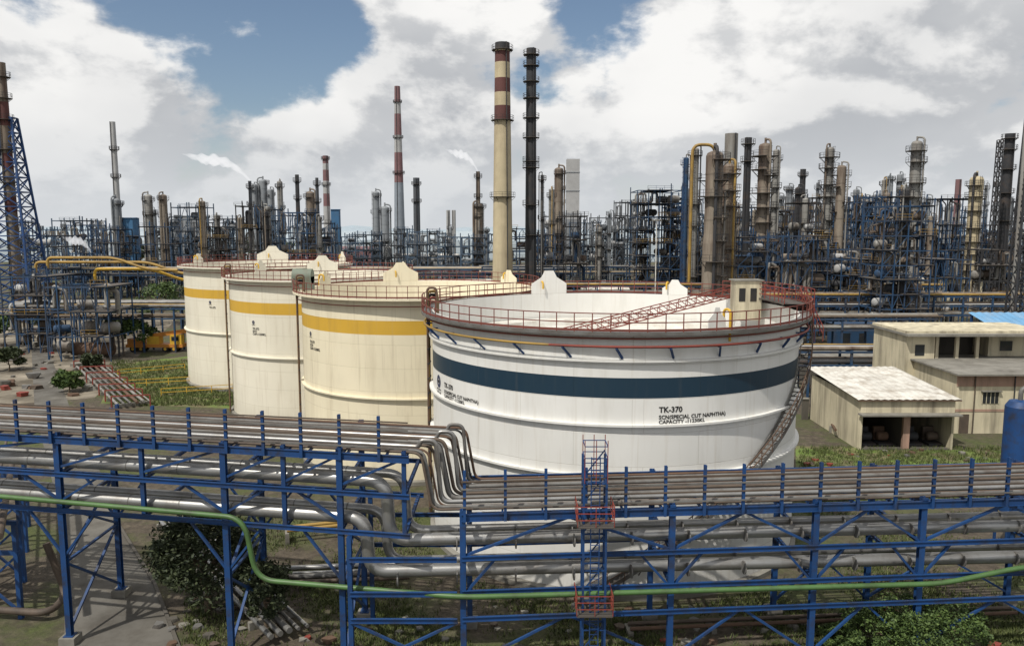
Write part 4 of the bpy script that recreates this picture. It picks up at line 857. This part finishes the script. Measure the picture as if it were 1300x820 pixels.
# ------------------------------------------------------------------ steam plumes
def steammat(d,v):
    m=bpy.data.materials.new("steam"); m.use_nodes=True; n=m.node_tree.nodes; l=m.node_tree.links; n.clear()
    o=n.new('ShaderNodeOutputMaterial'); a=n.new('ShaderNodeVolumeAbsorption'); a.inputs['Color'].default_value=(0,0,0,1); a.inputs['Density'].default_value=d
    e=n.new('ShaderNodeEmission'); e.inputs['Color'].default_value=(v,v,v*1.01,1); e.inputs['Strength'].default_value=d  # emission stands in for daylight scattered inside the steam
    s=n.new('ShaderNodeAddShader'); l.new(a.outputs[0],s.inputs[0]); l.new(e.outputs[0],s.inputs[1]); l.new(s.outputs[0],o.inputs['Volume']); return m
def plume(p0,p1,r0,r1,lab,d,v):
    m=M(); sm=steammat(d,v); a=Vector(p0);b=Vector(p1)
    vs=[];rings=60;n=18
    for i in range(rings+1):
        t=i/rings; env=r0+(r1-r0)*math.sin(min(1,t*1.5)*math.pi/2); env*=(1 if t<.55 else max(.05,1-((t-.55)/.45)**1.3*.95))
        r=env*(.72+.36*abs(math.sin(t*19+1)))*(1 if i>0 else .3); c=a.lerp(b,t)+Vector((0,0,math.sin(t*7)*r1*.45+(b.z-a.z)*.35*math.sin(t*math.pi)))
        for k in range(n):
            q=2*math.pi*k/n; rr=r*(1+.16*math.sin(3*q+i*.5)+.12*math.sin(5*q-i*.9)); vs.append((c.x,c.y+math.cos(q)*rr,c.z+math.sin(q)*rr))
    fs=[(i*n+k,(i+1)*n+k,(i+1)*n+(k+1)%n,i*n+(k+1)%n) for i in range(rings) for k in range(n)]+[tuple(range(n)),tuple(reversed(range(rings*n,rings*n+n)))]
    m.add(vs,fs,sm,True); thing("steam_plume",lab,"steam",m,group="steam drifting from stacks")
Y=300
plume((XW(318,Y,42),Y,ZW(230,Y)),(XW(232,Y,45),Y,ZW(198,Y)),.5,2.2,"thin white steam plume drifting from a stack",.42,.95)
Y=330
plume((XW(607,Y,45),Y,ZW(218,Y)),(XW(566,Y,48),Y,ZW(192,Y)),.5,1.8,"small white steam plume drifting from a stack",.45,.95)
Y=270
plume((XW(134,Y,20),Y-10,ZW(318,Y)),(XW(100,Y,20),Y-10,ZW(302,Y)),.5,1.5,"low white steam cloud between plant units",.5,.85)
q=M(); vs=[];N=60
for i in range(N+1):
    x=-3800+7600*i/N; h=26+14*math.sin(i*.7)+9*math.sin(i*1.9+1); vs+=[(x,6000,0.6),(x,6300,max(6,h)),(x,7000,.6)]
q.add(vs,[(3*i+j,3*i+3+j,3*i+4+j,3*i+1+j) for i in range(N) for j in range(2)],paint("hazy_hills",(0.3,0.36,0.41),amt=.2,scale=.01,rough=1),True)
structure("hills",q)
# ------------------------------------------------------------------ light
SE,SA=math.radians(56),math.radians(220)
d=Vector((math.sin(SA)*math.cos(SE),math.cos(SA)*math.cos(SE),math.sin(SE)))
sl=bpy.data.lights.new("sun",'SUN'); sl.energy=4.0; sl.angle=math.radians(0.8); sl.color=(1,.95,.86)
so=bpy.data.objects.new("sun",sl); so.rotation_euler=(-d).to_track_quat('-Z','Y').to_euler(); so.location=(0,0,200); col.objects.link(so)
w=bpy.data.worlds.new("World"); sc.world=w; w.use_nodes=True; n=w.node_tree.nodes; l=w.node_tree.links; n.clear()
out=n.new('ShaderNodeOutputWorld'); bg=n.new('ShaderNodeBackground'); sky=n.new('ShaderNodeTexSky'); sky.sky_type='NISHITA'; sky.sun_disc=False; sky.sun_elevation=SE; sky.sun_rotation=SA
bg.inputs['Strength'].default_value=0.09
tc=n.new('ShaderNodeTexCoord')
def math_(op,a,b=None):
    x=n.new('ShaderNodeMath'); x.operation=op
    for i,v in enumerate((a,b)):
        if v is None: continue
        if isinstance(v,(int,float)): x.inputs[i].default_value=v
        else: l.new(v,x.inputs[i])
    return x.outputs[0]
def noise(scale,mpscale,loc,detail,rough,dist=0):
    mp=n.new('ShaderNodeMapping'); mp.inputs['Scale'].default_value=mpscale; mp.inputs['Location'].default_value=loc; l.new(tc.outputs['Generated'],mp.inputs['Vector'])
    z=n.new('ShaderNodeTexNoise'); z.inputs['Scale'].default_value=scale; z.inputs['Detail'].default_value=detail; z.inputs['Roughness'].default_value=rough; z.inputs['Distortion'].default_value=dist; l.new(mp.outputs[0],z.inputs['Vector']); return z.outputs['Fac']
def mrange(v,a,b,c=0,d_=1):
    x=n.new('ShaderNodeMapRange'); x.interpolation_type='SMOOTHSTEP'; l.new(v,x.inputs['Value']); x.inputs['From Min'].default_value=a; x.inputs['From Max'].default_value=b; x.inputs['To Min'].default_value=c; x.inputs['To Max'].default_value=d_; return x.outputs[0]
A=noise(4.2,(1,1,1.7),(3.1,0.4,0.2),14,.57,.1)
Bn=noise(4.2,(1,1,1.7),(3.07,0.4,0.25),14,.57,.1)
dot=n.new('ShaderNodeVectorMath'); dot.operation='DOT_PRODUCT'; l.new(tc.outputs['Generated'],dot.inputs[0]); dv=Vector((-.36,1,.33)).normalized(); dot.inputs[1].default_value=dv
hole=mrange(dot.outputs['Value'],.972,.999,0,.16)
A2=math_('SUBTRACT',A,hole)
cover=mrange(A2,.335,.43)
shade=math_('SUBTRACT',A,Bn)
sh=mrange(shade,-.06,.06)
big=mrange(noise(2.4,(1,1,1.8),(7.0,2.0,1),5,.5),.38,.62)
r=n.new('ShaderNodeMix'); r.data_type='RGBA'; r.inputs[6].default_value=(5.3,5.5,5.8,1); r.inputs[7].default_value=(10.6,10.5,10.3,1)
fac=math_('ADD',math_('MULTIPLY',sh,.65),math_('MULTIPLY',big,.35)); l.new(fac,r.inputs[0])
mx=n.new('ShaderNodeMix'); mx.data_type='RGBA'; l.new(cover,mx.inputs[0]); l.new(sky.outputs[0],mx.inputs[6]); l.new(r.outputs[2],mx.inputs[7])
sp=n.new('ShaderNodeSeparateXYZ'); l.new(tc.outputs['Generated'],sp.inputs[0])
hzf=mrange(sp.outputs[2],0.0,.15,.85,0)
mh=n.new('ShaderNodeMix'); mh.data_type='RGBA'; l.new(hzf,mh.inputs[0]); l.new(mx.outputs[2],mh.inputs[6]); mh.inputs[7].default_value=(7.3,7.6,7.9,1)
l.new(mh.outputs[2],bg.inputs['Color']); l.new(bg.outputs[0],out.inputs['Surface'])
print("objects",len(bpy.data.objects))
